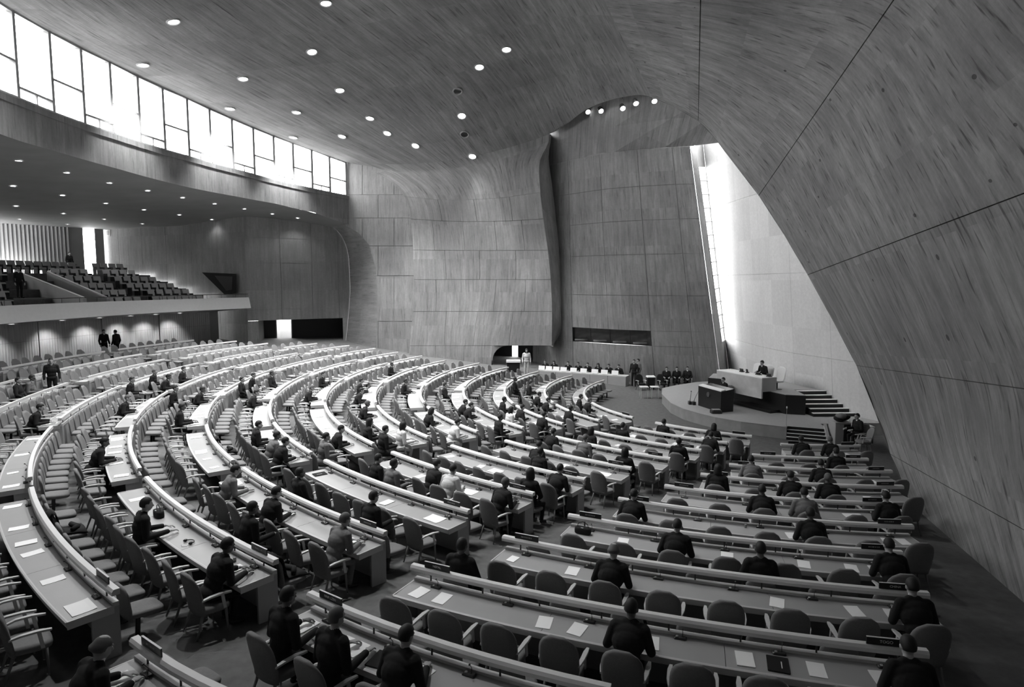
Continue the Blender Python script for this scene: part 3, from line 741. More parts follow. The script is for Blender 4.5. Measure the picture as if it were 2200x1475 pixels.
MB().add([(cb.x, cb.y, 7.5), (cc_.x, cc_.y, 7.5), (cc_.x, cc_.y, 11.6), (cb.x, cb.y, 11.6)], [(0, 1, 2, 3)]).build('pane', M_GLASS, bwn, at=bwn.location)
for z in (8.7, 10.6):
    MB().tube([(cb.x, cb.y, z), (cc_.x, cc_.y, z)], .03, 4).build('transom', M_FRAME, bwn, at=bwn.location)
for p in (cb, cc_): MB().tube([(p.x, p.y, 7.4), (p.x, p.y, 11.6)], .05, 4).build('jamb', M_FRAME, bwn, at=bwn.location)
# rear enclosure behind the photographer
wbk = empty('wall_back'); struct(wbk, 'concrete end wall behind the photographer', 'wall')
MB().add([(-40, NEARZ, -2), (12, NEARZ, -2), (12, NEARZ, 22), (-40, NEARZ, 22)], [(0, 1, 2, 3)]).build('end_panel', M_SOFF, wbk)
e = rwall_xy(54, 236); MB().add([(cB.x, cB.y, 3), (cB.x - 3, NEARZ, 3), (cB.x - 3, NEARZ, 13), (cB.x, cB.y, 13)], [(0, 1, 2, 3)]).build('end_panel', M_SOFF, wbk)

# ------------------------------------------------------------------ LAMPS
_VG = None
def vault_fast(u, v):
    global _VG
    if _VG is None:
        A = np.linspace(0.02, 8, 100); B = np.linspace(.7, 5.98, 80); rows = []
        for a in A:
            for b in B:
                q = proj(VAULT(a, b))
                if q: rows.append((q[0], q[1], a, b))
        _VG = np.array(rows)
    i = np.argmin((_VG[:, 0] - u) ** 2 + (_VG[:, 1] - v) ** 2); a, b = _VG[i, 2], _VG[i, 3]
    for st in (.04, .02, .01, .005, .0025):
        cand = [(a + i_ * st, b + j_ * st) for i_ in (-1, 0, 1) for j_ in (-1, 0, 1)]
        def er(c):
            q = proj(VAULT(*c)); return 1e9 if q is None else (q[0] - u) ** 2 + (q[1] - v) ** 2
        a, b = min(cand, key=er); a, b = min([(a + i_ * st, b + j_ * st) for i_ in (-1, 0, 1) for j_ in (-1, 0, 1)], key=er)
    return a, b
def ring_mesh(r0, r1, h, n=24):
    m = MB(); A = [2 * math.pi * k / n for k in range(n)]
    prof = [(r0, 0), (r0, -h * .6), (r0 + .02, -h), (r1, -h), (r1 + .015, -h * .4), (r1 + .02, 0)]
    for k in range(n):
        for j in range(len(prof) - 1):
            a, b = A[k], A[(k + 1) % n]; p, q = prof[j], prof[j + 1]
            m.add([(p[0] * math.cos(a), p[0] * math.sin(a), p[1]), (p[0] * math.cos(b), p[0] * math.sin(b), p[1]), (q[0] * math.cos(b), q[0] * math.sin(b), q[1]), (q[0] * math.cos(a), q[0] * math.sin(a), q[1])], [(0, 1, 2, 3)])
    return m
def disc_mesh(r, z, n=24):
    return MB().add([(r * math.cos(2 * math.pi * k / n), r * math.sin(2 * math.pi * k / n), z) for k in range(n)], [tuple(range(n))])
RINGME = ring_mesh(.24, .30, .06).mesh('trim_ring', M_FRAME, True); DISCME = disc_mesh(.245, -.02).mesh('lens', M_LAMP); DARKME = disc_mesh(.245, .02).mesh('lens', M_METAL)
RINGS = ring_mesh(.13, .17, .03).mesh('trim_ring', M_FRAME, True); DISCS = disc_mesh(.135, -.012).mesh('lens', M_LAMP)
def basis(p, z, y=None):
    z = Vector(z).normalized(); y = Vector(y) if y is not None else Vector((0, 1, 0)); x = y.cross(z)
    if x.length < 1e-4: x = Vector((1, 0, 0))
    x.normalize(); y = z.cross(x)
    return Matrix(((x.x, y.x, z.x, p[0]), (x.y, y.y, z.y, p[1]), (x.z, y.z, z.z, p[2]), (0, 0, 0, 1)))
def spot(name, parent, loc, W, angle, aim=(0, 0, -1), blend=.6, rad=.15):
    ld = bpy.data.lights.new(name, 'SPOT'); ld.energy = W; ld.spot_size = R_(angle); ld.spot_blend = blend; ld.shadow_soft_size = rad
    o = bpy.data.objects.new(name, ld); COL.objects.link(o)
    o.matrix_world = basis(loc, -Vector(aim))
    if parent:
        mw = o.matrix_world.copy(); o.parent = parent; o.matrix_parent_inverse = parent.matrix_world.inverted(); o.matrix_world = mw
    return o
def downlight(p, n, label, group, on=True, ring=None, disc=None, W=0, angle=100, aim=(0, 0, -1)):
    o = empty('downlight', p, label, 'ceiling light', group); o.matrix_world = basis(p, -Vector(n) * 1.0 if False else n)
    r = bpy.data.objects.new('trim_ring', ring); link(r, o); d = bpy.data.objects.new('lens', disc); link(d, o)
    bpy.context.view_layer.update() if False else None
    if W:
        q_ = proj(p); NPORT[0] += 1; nm_ = 'lamp' if q_ and 0 < q_[0] < 2200 and q_[1] > 0 else 'added_lamp_%d_offscreen' % NPORT[0]
        ld = bpy.data.lights.new(nm_, 'SPOT'); ld.energy = W; ld.spot_size = R_(angle); ld.spot_blend = .7; ld.shadow_soft_size = .2
        l = bpy.data.objects.new(nm_, ld); COL.objects.link(l); l.parent = o
        # the lamp hangs straight down whatever the slope of the vault
        mw = basis(Vector(p) + Vector((0, 0, -.12)), -Vector(aim)); l.matrix_parent_inverse = Matrix.Identity(4); l.matrix_basis = o.matrix_world.inverted() @ mw
    return o
MAINL = [(700, 5), (372, 45), (670, 110), (522, 168), (730, 193), (1088, 105), (1030, 143), (992, 248), (795, 253), (1015, 335), (832, 285), (735, 292), (637, 240), (307, 138), (494, 232), (630, 294), (893, 312)]
ADDED_L = [(240, -150), (560, -180), (860, -130), (300, -420), (700, -420), (1060, -330), (480, -800)]  # lamps added beyond the frame, spaced like the grid, to light near desks
DARKL = [(983, 195), (998, 288)]
for k, (u, v) in enumerate(MAINL + ADDED_L + DARKL):
    on = (u, v) not in DARKL
    if v == 335 or v == 312 or (u, v) == (998, 288): a, b = vault_fast(u, v)
    else: a, b = vault_fast(u, v)
    p = VAULT(a, b); n = (VAULT(a + .02, b) - VAULT(a - .02, b)).cross(VAULT(a, b + .02) - VAULT(a, b - .02)).normalized()
    if n.z < 0: n = -n
    downlight(p - n * .02, n, 'lit round downlight in the vaulted concrete ceiling' if on else 'unlit dark round downlight in the vaulted concrete ceiling', 'vault downlights' if on else 'unlit vault downlights', on, RINGME, DISCME if on else DARKME, (LAMP_W * {335: .12, 312: .12}.get(v, 1)) if on else 0, 82)
SOFL = [(40, 344), (143, 370), (235, 392), (317, 409), (392, 424), (461, 437), (525, 448), (585, 459), (640, 468), (28, 399), (134, 419), (227, 436), (309, 450), (385, 461), (455, 471), (34, 442), (136, 458), (224, 470), (306, 480), (42, 470), (145, 481)]
for u, v in SOFL:
    r_ = ray(u, v); best = None
    for t in np.linspace(22, 62, 801):
        p = Vector((0, 0, ZC)) + r_ * t; rr = math.hypot(p.x - CX, p.y - CY); e = abs(p.z - sof_z(phi_of(p), rr))
        if rr > 33 and (best is None or e < best[0]): best = (e, p)
    p = best[1]; p.z -= .01
    downlight(p, (0, 0, 1), 'small lit downlight in the dark balcony ceiling', 'balcony ceiling downlights', True, RINGS, DISCS, SOFFIT_W * (2 if (u, v) in ((306, 480), (640, 468), (145, 481), (42, 470)) else 1), 120)
# stage spotlights hung behind the crown of the arch
for k, (u, v) in enumerate([(1262, 238), (1290, 236), (1337, 230), (1365, 219), (1405, 214)]):
    p = P(u, v, [42.2, 41.2, 39.6, 38.6, 37.3][k] + .6)
    o = empty('stage_spotlight', p, 'bright stage spotlight behind the arch, %s from flank wall' % ['first', 'second', 'third', 'fourth', 'fifth'][k], 'spotlight', 'stage spotlights')
    MB().tube([(0, 0, .5), (0, 0, 2.2)], .015, 5).build('hanger', M_BLK, o)
    tgt = Vector((12.5, 32.5, 1.0)) if k % 2 else Vector((11.2, 31.0, .6))
    ax = ((Vector((2, 0, ZC)) - p).normalized() * .55 + (tgt - p).normalized()).normalized()
    MB().tube([-ax * .2, -ax * .18, ax * .1, ax * .16], [.06, .15, .17, .175], 14).build('housing', M_BLK, o, True)
    MB().tube([ax * .1, ax * .165], [.15, .155], 14).build('lens', M_SPOT, o)
    spot('lamp', o, p + ax * .2, STAGE_W, 70, (tgt - p), .5, .1)
# wall washers under the balcony, in the soffit
for ph in (160.5, 163.5, 166.5, 170, 174, 179, 185):
    p = rwall_xy(39.3, ph) + Vector((0, 0, 4.66))
    downlight(p, (0, 0, 1), 'small recessed wall washer under the balcony', 'under-balcony wall washers', True, RINGS, DISCS, 260, 95, (rwall_xy(40.4, ph) - rwall_xy(39.3, ph)) + Vector((0, 0, -2.2)))

# ------------------------------------------------------------------ DESKS
ORD = {10: 'first', 9: 'second', 8: 'third', 7: 'fourth', 6: 'fifth', 5: 'sixth', 4: 'seventh', 3: 'eighth', 2: 'ninth', 1: 'tenth', 0: 'eleventh', -1: 'twelfth', -2: 'thirteenth', -3: 'last'}
BLK = {'R': 'block beside leaning wall', 'M': 'second block from leaning wall', 'L': 'third block from leaning wall', 'K': 'fourth block from leaning wall', 'J': 'fifth block from leaning wall', 'I': 'sixth block from leaning wall', 'H': 'block nearest flank wall'}
class Desk: pass
desks = []
def seg(blk, row, c, r, a0, a1):
    d = Desk(); d.blk, d.row, d.c, d.r = blk, row, Vector((c[0], c[1], 0)), r; d.a0, d.a1 = min(a0, a1), max(a0, a1); d.len = r * R_(d.a1 - d.a0); desks.append(d)
def rr_of(row): return R10 + (10 - row) * ROWP
Mr = {0: 231.74, 1: 232.9, 2: 233.41, 3: 233.99, 4: 234.58, 5: 235.2, 6: 236.35, 7: 237.81, 8: 239.39, 9: 241.44, 10: 244.75}
Ml = {0: 219.84, 1: 220.16, 2: 220.49, 3: 220.79, 4: 220.63, 5: 220.7, 6: 221.18, 7: 222.3, 8: 221.84, 9: 222.6, 10: 221.13}
Lr = {0: 217.97, 1: 218.18, 2: 218.35, 3: 218.22, 4: 217.18, 5: 216.3, 6: 215.6, 7: 215.24, 8: 214.47, 9: 213.6, 10: 212.7}
Ll = {0: 206.9, 1: 207.28, 2: 207.64, 3: 207.46, 4: 197.9, 5: 198.98, 6: 199.2, 7: 199.6, 8: 197.3, 9: 195.5, 10: 190.5}
Kk = {0: (191.6, 204.4), 1: (193.7, 205), 2: (194.7, 205.2), 3: (195.7, 206), 4: (179.8, 195.6), 5: (180.6, 196.6), 6: (180.5, 196), 7: (181, 195.9), 8: (175.4, 194.6), 9: (173.6, 192.4), 10: (163.2, 186.0)}
Jj = {0: (177, 189.4), 1: (177, 190.1), 2: (176.8, 191.8), 3: (178, 192.7), 4: (163, 177.4), 5: (162.8, 176.6), 6: (162.9, 176.7), 7: (165, 178.4), 8: (148.1, 173.4), 9: (145.3, 171.8), 10: (144.2, 162.4), -1: (191.2, 203.5), -2: (190.4, 203), -3: (188.4, 199)}
Ii = {0: (163.2, 173.7), 1: (163.6, 175), 2: (162.2, 174.7), 3: (162.9, 176), 4: (151.9, 160.4), 5: (152.6, 160.7), 6: (149.9, 160.9), 7: (149.2, 163), -1: (176.4, 188.0), -2: (174.5, 188.2), -3: (174.8, 186.2)}
Hh = {2: (151.6, 159.6), 3: (151.9, 160.4), 1: (152.5, 160.5), 0: (154.5, 160.6), -1: (159.3, 172.5), -2: (160.5, 172.3), -3: (163.2, 173)}
for row in Ml: seg('M', row, (CX, CY), rr_of(row), Ml[row], Mr[row])
for row in Ll: seg('L', row, (CX, CY), rr_of(row), Ll[row], Lr[row])
for nm, T in (('K', Kk), ('J', Jj), ('I', Ii), ('H', Hh)):
    for row, (x, y) in T.items(): seg(nm, row, (CX, CY), rr_of(row), x, y)
RR = {-1: [(292, 1377), (466, 1469), (640, 1550)], 0: [(670, 1278), (939, 1382), (1300, 1478)], 1: [(892, 1217), (1340, 1312), (1982, 1401)], 2: [(1087, 1155), (1499, 1225), (1986, 1276)], 3: [(1227, 1108), (1516, 1151), (1931, 1187)], 4: [(1334, 1072), (1630, 1111), (1955, 1130)], 5: [(1433, 1044), (1588, 1064), (1912, 1081)], 6: [(1510, 1019), (1681, 1036), (1935, 1045)], 7: [(1571, 998), (1724, 1008), (1912, 1012)], 8: [(1620, 977), (1740, 983), (1861, 986)], 9: [(1681, 954), (1765, 956), (1844, 957)]}
def circ3(a, b, c):
    ax, ay, bx, by, cx, cy = a.x, a.y, b.x, b.y, c.x, c.y
    d = 2 * (ax * (by - cy) + bx * (cy - ay) + cx * (ay - by))
    ux = ((ax * ax + ay * ay) * (by - cy) + (bx * bx + by * by) * (cy - ay) + (cx * cx + cy * cy) * (ay - by)) / d
    uy = ((ax * ax + ay * ay) * (cx - bx) + (bx * bx + by * by) * (ax - cx) + (cx * cx + cy * cy) * (bx - ax)) / d
    return Vector((ux, uy, 0)), math.hypot(ax - ux, ay - uy)
for k, l in RR.items():
    p = [PF(u, v, .95) for u, v in l]
    # keep the rows gently bowed around the dais: sagitta limited
    chord = (p[2] - p[0]); n_ = Vector((-chord.y, chord.x, 0)).normalized(); mid = (p[0] + p[2]) / 2; mid.z = 0
    sag = (p[1] - p[0]).x * n_.x + (p[1] - p[0]).y * n_.y
    sag = -min(max(abs(sag), .10), .32)
    pm = mid + n_ * sag
    c, r = circ3(p[0], pm, p[2])
    a = [math.degrees(math.atan2(q.y - c.y, q.x - c.x)) % 360 for q in (p[0], p[2])]
    seg('R', k + 1, c, r, a[0], a[1])
def dpt(d, ang, q, z):      # q metres towards the dais from the rail line
    p = d.c + Vector((math.cos(R_(ang)), math.sin(R_(ang)), 0)) * (d.r - q); s = d.c + Vector((math.cos(R_(ang)), math.sin(R_(ang)), 0)) * d.r
    return Vector((p.x, p.y, floor_z(s.x, s.y) + z))
POST = MB().tube([(0, 0, .77), (0, 0, .905)], .013, 6).mesh('rail_post', M_METAL)
def sweep(d, prof, a0, a1, n):
    m = MB(); m.loft([[dpt(d, lerp(a0, a1, k / n), q, z) for q, z in prof] for k in range(n + 1)]); return m
for d in desks:
    mid = dpt(d, (d.a0 + d.a1) / 2, 0, 0); d.mid = mid; d.dist = min((dpt(d, x, 0, 0) - Vector((0, 0, 0))).length for x in (d.a0, (d.a0 + d.a1) / 2, d.a1))
    lab = 'long pale curved desk with rail, %s row from dais, %s' % (ORD[d.row], BLK[d.blk])
    o = empty('delegate_desk', mid, lab, 'desk', 'curved delegate desks'); d.o = o
    n = max(4, int(d.len / .45)); at = mid
    ea = math.degrees(.03 / d.r)
    nseg = max(1, int(round(d.len / 2.1)))
    for k in range(nseg):       # the top is made of butted boards
        x0, x1 = lerp(d.a0, d.a1, k / nseg), lerp(d.a0, d.a1, (k + 1) / nseg); g = math.degrees(.004 / d.r)
        sweep(d, [(-.56, .735), (-.56, .715), (-.03, .725), (-.03, .745)], x0 + g, x1 - g, max(3, n // nseg)).build('desk_top', M_TOP, o, at=at)
    sweep(d, [(-.575, .742), (-.595, .735), (-.57, .635), (-.55, .635), (-.558, .742)], d.a0, d.a1, n).build('front_edge', M_EDGE, o, at=at)
    sweep(d, [(-.03, .70), (-.03, .785), (.05, .785), (.05, .70)], d.a0, d.a1, n).build('back_ledge', M_EDGE, o, at=at)
    sweep(d, [(.0, -.08), (.0, .70), (.04, .70), (.04, -.08)], d.a0, d.a1, n).build('modesty_panel', M_PAN, o, at=at)
    sweep(d, [(-.055, .905), (-.055, .955), (-.03, .99), (.05, .99), (.05, .905)], d.a0 - ea * 2, d.a1 + ea * 2, n).build('rail', M_RAIL, o, at=at)
    for e, s_ in ((d.a0, 1), (d.a1, -1)):
        sweep(d, [(-.30, -.1), (-.30, .72), (.045, .72), (.045, -.1)], e - s_ * ea * .4, e + s_ * ea, 1).build('end_panel', M_PAN, o, at=at)
        sweep(d, [(-.58, .635), (-.58, .744), (-.02, .744), (-.02, .635)], e - s_ * ea * .5, e + s_ * ea * .2, 1).build('end_edge', M_EDGE, o, at=at)
    if d.dist < 27:
        npst = max(2, int(round(d.len / 1.05)))
        for k in range(npst + 1):
            ang = lerp(d.a0 + math.degrees(.3 / d.r), d.a1 - math.degrees(.3 / d.r), k / npst); b = bpy.data.objects.new('rail_post', POST); link(b, o); b.location = dpt(d, ang, .0, 0) - mid

# ------------------------------------------------------------------ CHAIRS
def shell_back(w, z0, z1, lean, thick, top=.55, curve=.05, n=12, mcount=10, y0=-.2):
    """upholstered back: rounded top, slightly wrapped; returns MB"""
    m = MB(); fr, bk = [], []
    for i in range(mcount + 1):
        t = i / mcount; z = lerp(z0, z1, t); yc = y0 - lean * t
        s_ = max(0, (t - top) / (1 - top)); hw = w / 2 * (math.sqrt(max(0, 1 - (s_ * .93) ** 2.6)) if s_ > 0 else 1) * (.86 + .14 * min(1, t / .3))
        hw = max(hw, w * .12); a, b = [], []
        for j in range(n + 1):
            x = lerp(-hw, hw, j / n); cv = curve * (abs(x) / (w / 2)) ** 2; ed = thick * (.35 + .65 * math.sqrt(max(0, 1 - (2 * j / n - 1) ** 4)))
            a.append(Vector((x, yc + cv + ed / 2, z))); b.append(Vector((x, yc + cv - ed / 2, z)))
        fr.append(a); bk.append(b)
    rings = [f + list(reversed(b)) for f, b in zip(fr, bk)]
    m.loft(rings); return m
def cushion(w, dpt_, z0, z1, y0, n=20, pw=4.0):
    m = MB(); rings = []
    for z, k in ((z0, .9), (z0 + .015, .98), (lerp(z0, z1, .6), 1.0), (z1 - .012, .96), (z1, .8)):
        r = []
        for j in range(n):
            a = 2 * math.pi * j / n; c_, s_ = math.cos(a), math.sin(a)
            r.append(Vector((w / 2 * k * math.copysign(abs(c_) ** (2 / pw), c_), y0 + dpt_ / 2 * k * math.copysign(abs(s_) ** (2 / pw), s_), z)))
        rings.append(r)
    m.loft(rings); return m
def arm_mb(s):
    m = MB(); x = .275 * s; pts = [(x * .93, -.24, .60), (x, -.12, .635), (x, .06, .645), (x * .98, .21, .63)]; hw = [.022, .03, .034, .02]; rings = []
    for (px_, py, pz_), h in zip(pts, hw):
        rings.append([Vector((px_ - h, py, pz_ - .012)), Vector((px_ + h, py, pz_ - .012)), Vector((px_ + h * .9, py, pz_ + .012)), Vector((px_ - h * .9, py, pz_ + .012))])
    m.loft(rings); m.loft([[Vector((x * .95 - .012, y_, z_)), Vector((x * .95 + .012, y_, z_)), Vector((x * .95 + .012, y_ + .045, z_)), Vector((x * .95 - .012, y_ + .045, z_))] for y_, z_ in ((.10, .40), (.05, .63))]); return m
def leg_mb(sx, sy):
    if sy > 0: return MB().tube([(.2 * sx, .16, .42), (.235 * sx, .20, 0)], [.024, .014], 6)
    return MB().tube([(.17 * sx, -.15, .44), (.215 * sx, -.27, 0)], [.026, .014], 6)
A_SEAT, A_BACK = cushion(.52, .50, .36, .465, .0), shell_back(.53, .34, .99, .18, .07, y0=-.2)
PROTO = {
 'seat': A_SEAT.mesh('seat', M_FAB, True), 'backrest': A_BACK.mesh('backrest', M_FAB, True),
 'arm-1': arm_mb(-1).mesh('armrest', M_WOOD), 'arm1': arm_mb(1).mesh('armrest', M_WOOD)}
for sx in (-1, 1):
    for sy in (-1, 1): PROTO['leg%d%d' % (sx, sy)] = leg_mb(sx, sy).mesh('leg', M_LEG, True)
def merged(parts, mats):
    m = MB()
    for mb, mi in parts: m.add(mb.v, mb.f, mi)
    return m
ARM_ALL = merged([(A_SEAT, 0), (A_BACK, 0), (arm_mb(-1), 1), (arm_mb(1), 1)] + [(leg_mb(a, b), 2) for a in (-1, 1) for b in (-1, 1)], None)
A_LOW = merged([(cushion(.52, .50, .36, .465, 0, 8), 0), (shell_back(.53, .34, .99, .18, .07, n=4, mcount=5, y0=-.2), 0), (MB().box((-.27, -.02, .63), (.05, .42, .025)), 1), (MB().box((.27, -.02, .63), (.05, .42, .025)), 1)] + [(MB().box((.2 * a, .18 * b, .2), (.03, .03, .4)), 2) for a in (-1, 1) for b in (-1, 1)], None)
ARM_ME = ARM_ALL.mesh('armchair', [M_FAB, M_WOOD, M_LEG], True)
S_SEAT, S_BACK = cushion(.47, .50, .38, .47, .03, 20, 5.0), shell_back(.47, .36, .88, .10, .055, .7, .03, y0=-.2)
S_PED = MB().tube([(0, -.02, .0), (0, -.02, .015), (0, -.02, .03), (0, -.02, .40)], [.13, .12, .035, .035], 10)
PROTO.update({'s_seat': S_SEAT.mesh('seat', M_FAB2, True), 's_back': S_BACK.mesh('backrest', M_FAB, True), 's_ped': S_PED.mesh('pedestal', M_METAL)})
SIDE_ME = merged([(S_SEAT, 1), (S_BACK, 0), (S_PED, 2)], None).mesh('side_chair', [M_FAB, M_FAB2, M_METAL], True)
S_LOW = merged([(cushion(.47, .50, .38, .47, .03, 8), 1), (shell_back(.47, .36, .88, .10, .055, .7, .03, n=4, mcount=4, y0=-.2), 0), (MB().box((0, 0, .2), (.06, .06, .4)), 2)], None)
def floor_n(x, y):
    e = .05; return Vector((-(floor_z(x + e, y) - floor_z(x - e, y)) / (2 * e), -(floor_z(x, y + e) - floor_z(x, y - e)) / (2 * e), 1)).normalized()
slots = []     # (kind, matrix, dist, blk, row)
rs = random.Random(11)
RDESK = {d.row: d for d in desks if d.blk == 'R'}
def nominal(d, spc): n = max(1, int((d.len - .1) / spc)); return [lerp(d.a0, d.a1, (k + .5) / n) for k in range(n)]
for d in desks:
    for kind, q, spc in (('a', -.93, .76 if d.blk == 'R' else .68), ('s', .40, .62)):
        if kind == 's' and d.blk == 'R' and d.row not in (0, 1, 2, 3): continue
        angs = nominal(d, spc)
        if kind == 's' and d.blk == 'R':      # these sit in the gaps between the armchairs of the desk in front
            nx = RDESK[d.row + 1]; na_ = nominal(nx, .76); na_ = [2 * na_[0] - na_[1]] + na_ + [2 * na_[-1] - na_[-2]]; q = .37; angs = []
            for k in range(len(na_) - 1):
                m_ = dpt(nx, (na_[k] + na_[k + 1]) / 2, -1.3, 0); angs.append(math.degrees(math.atan2(m_.y - d.c.y, m_.x - d.c.x)) % 360)
            angs = [a_ for a_ in angs if d.a0 + math.degrees(.25 / d.r) < a_ < d.a1 - math.degrees(.25 / d.r)]
        for ang in angs:
            ang += math.degrees(rs.uniform(-.05, .05) / d.r) * (0 if d.blk == 'R' else 1) if kind == 'a' else 0
            p = dpt(d, ang, q + ((rs.uniform(-.02, .02) + (.05 if d.blk == 'R' else 0)) if kind == 'a' else 0), 0); z = floor_z(p.x, p.y)
            fwd = Vector((-math.cos(R_(ang)), -math.sin(R_(ang)), 0))
            if kind == 'a':
                t_ = R_(rs.uniform(-8, 8) * (.35 if d.blk == 'R' else 1)); fwd = Vector((fwd.x * math.cos(t_) - fwd.y * math.sin(t_), fwd.x * math.sin(t_) + fwd.y * math.cos(t_), 0))
            q0 = proj((p.x, p.y, z + .6))
            if q0 is None or not (-90 < q0[0] < 2290 and q0[1] < 1580): continue
            nrm = floor_n(p.x, p.y)
            slots.append(dict(kind=kind, m=basis((p.x, p.y, z), nrm, fwd), p=Vector((p.x, p.y, z)), dist=p.length, blk=d.blk, row=d.row, f=fwd, px=q0, ang=ang))
for s_ in slots:   # basis() takes y as a hint for forward
    pass
def chair_part(me, parent, nm):
    o = bpy.data.objects.new(nm, me); link(o, parent); return o
def add_chair(s_, parts):
    if s_['kind'] == 'a':
        lab = 'grey armchair with wooden arms, %s desk row from dais, %s' % (ORD[s_['row']], BLK[s_['blk']]); nm, cat = 'armchair', 'chair'
    else:
        lab = 'armless pedestal chair backing on desk, %s row from dais, %s' % (ORD[s_['row']], BLK[s_['blk']]); nm, cat = 'side_chair', 'chair'
    grp = ('armchairs' if s_['kind'] == 'a' else 'armless chairs') + ' of %s row, %s' % (ORD[s_['row']], BLK[s_['blk']])
    if parts:
        o = bpy.data.objects.new(nm, None); o.empty_display_size = .2
    else: o = bpy.data.objects.new(nm, ARM_ME if s_['kind'] == 'a' else SIDE_ME)
    link(o); o.matrix_world = s_['m']; tag(o, lab, cat, grp); s_['o'] = o
    if parts:
        if s_['kind'] == 'a':
            chair_part(PROTO['seat'], o, 'seat'); chair_part(PROTO['backrest'], o, 'backrest')
            for k in (-1, 1): chair_part(PROTO['arm%d' % k], o, 'armrest')
            for sx in (-1, 1):
                for sy in (-1, 1): chair_part(PROTO['leg%d%d' % (sx, sy)], o, 'leg')
        else:
            chair_part(PROTO['s_seat'], o, 'seat'); chair_part(PROTO['s_back'], o, 'backrest'); chair_part(PROTO['s_ped'], o, 'pedestal')
for kind, low, mats, nm, lab in (('a', A_LOW, [M_FAB, M_WOOD, M_LEG], 'armchair_rows', 'distant rows of small grey armchairs toward the rear wall'), ('s', S_LOW, [M_FAB, M_FAB2, M_METAL], 'side_chair_rows', 'distant rows of small armless chairs toward the rear wall')):
    L = sorted([s_ for s_ in slots if s_['kind'] == kind], key=lambda s_: s_['dist'])
    for i, s_ in enumerate(L[:300]): add_chair(s_, s_['dist'] < 21)
    if L[300:]:
        V = np.array([v for v in low.v]); v2, f2, mi = [], [], []
        for s_ in L[300:]:
            M_ = np.array(s_['m']); b = len(v2); v2 += [tuple(x) for x in (V @ M_[:3, :3].T + M_[:3, 3])]; f2 += [tuple(b + i for i in f) for f in low.f]; mi += low.mi
        m = MB(); m.v, m.f, m.mi = v2, f2, mi; o = m.build(nm, mats); tag(o, lab, 'chairs', kind='stuff')

# ------------------------------------------------------------------ PEOPLE
def cap(p, q, r0, r1, tagn): return ('c', Vector(p), Vector(q), r0, r1, tagn)
def ell(c, r, tagn, rot=None): return ('e', Vector(c), Vector(r), rot, 0, tagn)
def hand(wr, dirv, up, side, t='skin'):
    """palm, four unequal bent fingers and a side thumb; wr wrist, dirv pointing direction"""
    d = Vector(dirv).normalized(); u = Vector(up).normalized(); s = d.cross(u).normalized() * side; out = []
    w = Vector(wr)
    for k in (-1, 0, 1): out.append(cap(w + s * .022 * k + d * .01, w + d * .085 + s * .027 * k, .016, .014, t))
    for k, L in enumerate((.062, .075, .07, .052)):
        b = w + d * .088 + s * (.033 - .022 * k); m_ = b + d * L * .55 - u * .012; e = m_ + d * L * .4 - u * L * .45
        out += [cap(b, m_, .0105, .0095, t), cap(m_, e, .0095, .008, t)]
    tb = w + d * .03 + s * .03; tm = tb + d * .035 + s * .03 - u * .01; te = tm + d * .035 + s * .004 - u * .015
    out += [cap(tb, tm, .014, .012, t), cap(tm, te, .012, .0095, t)]
    return out
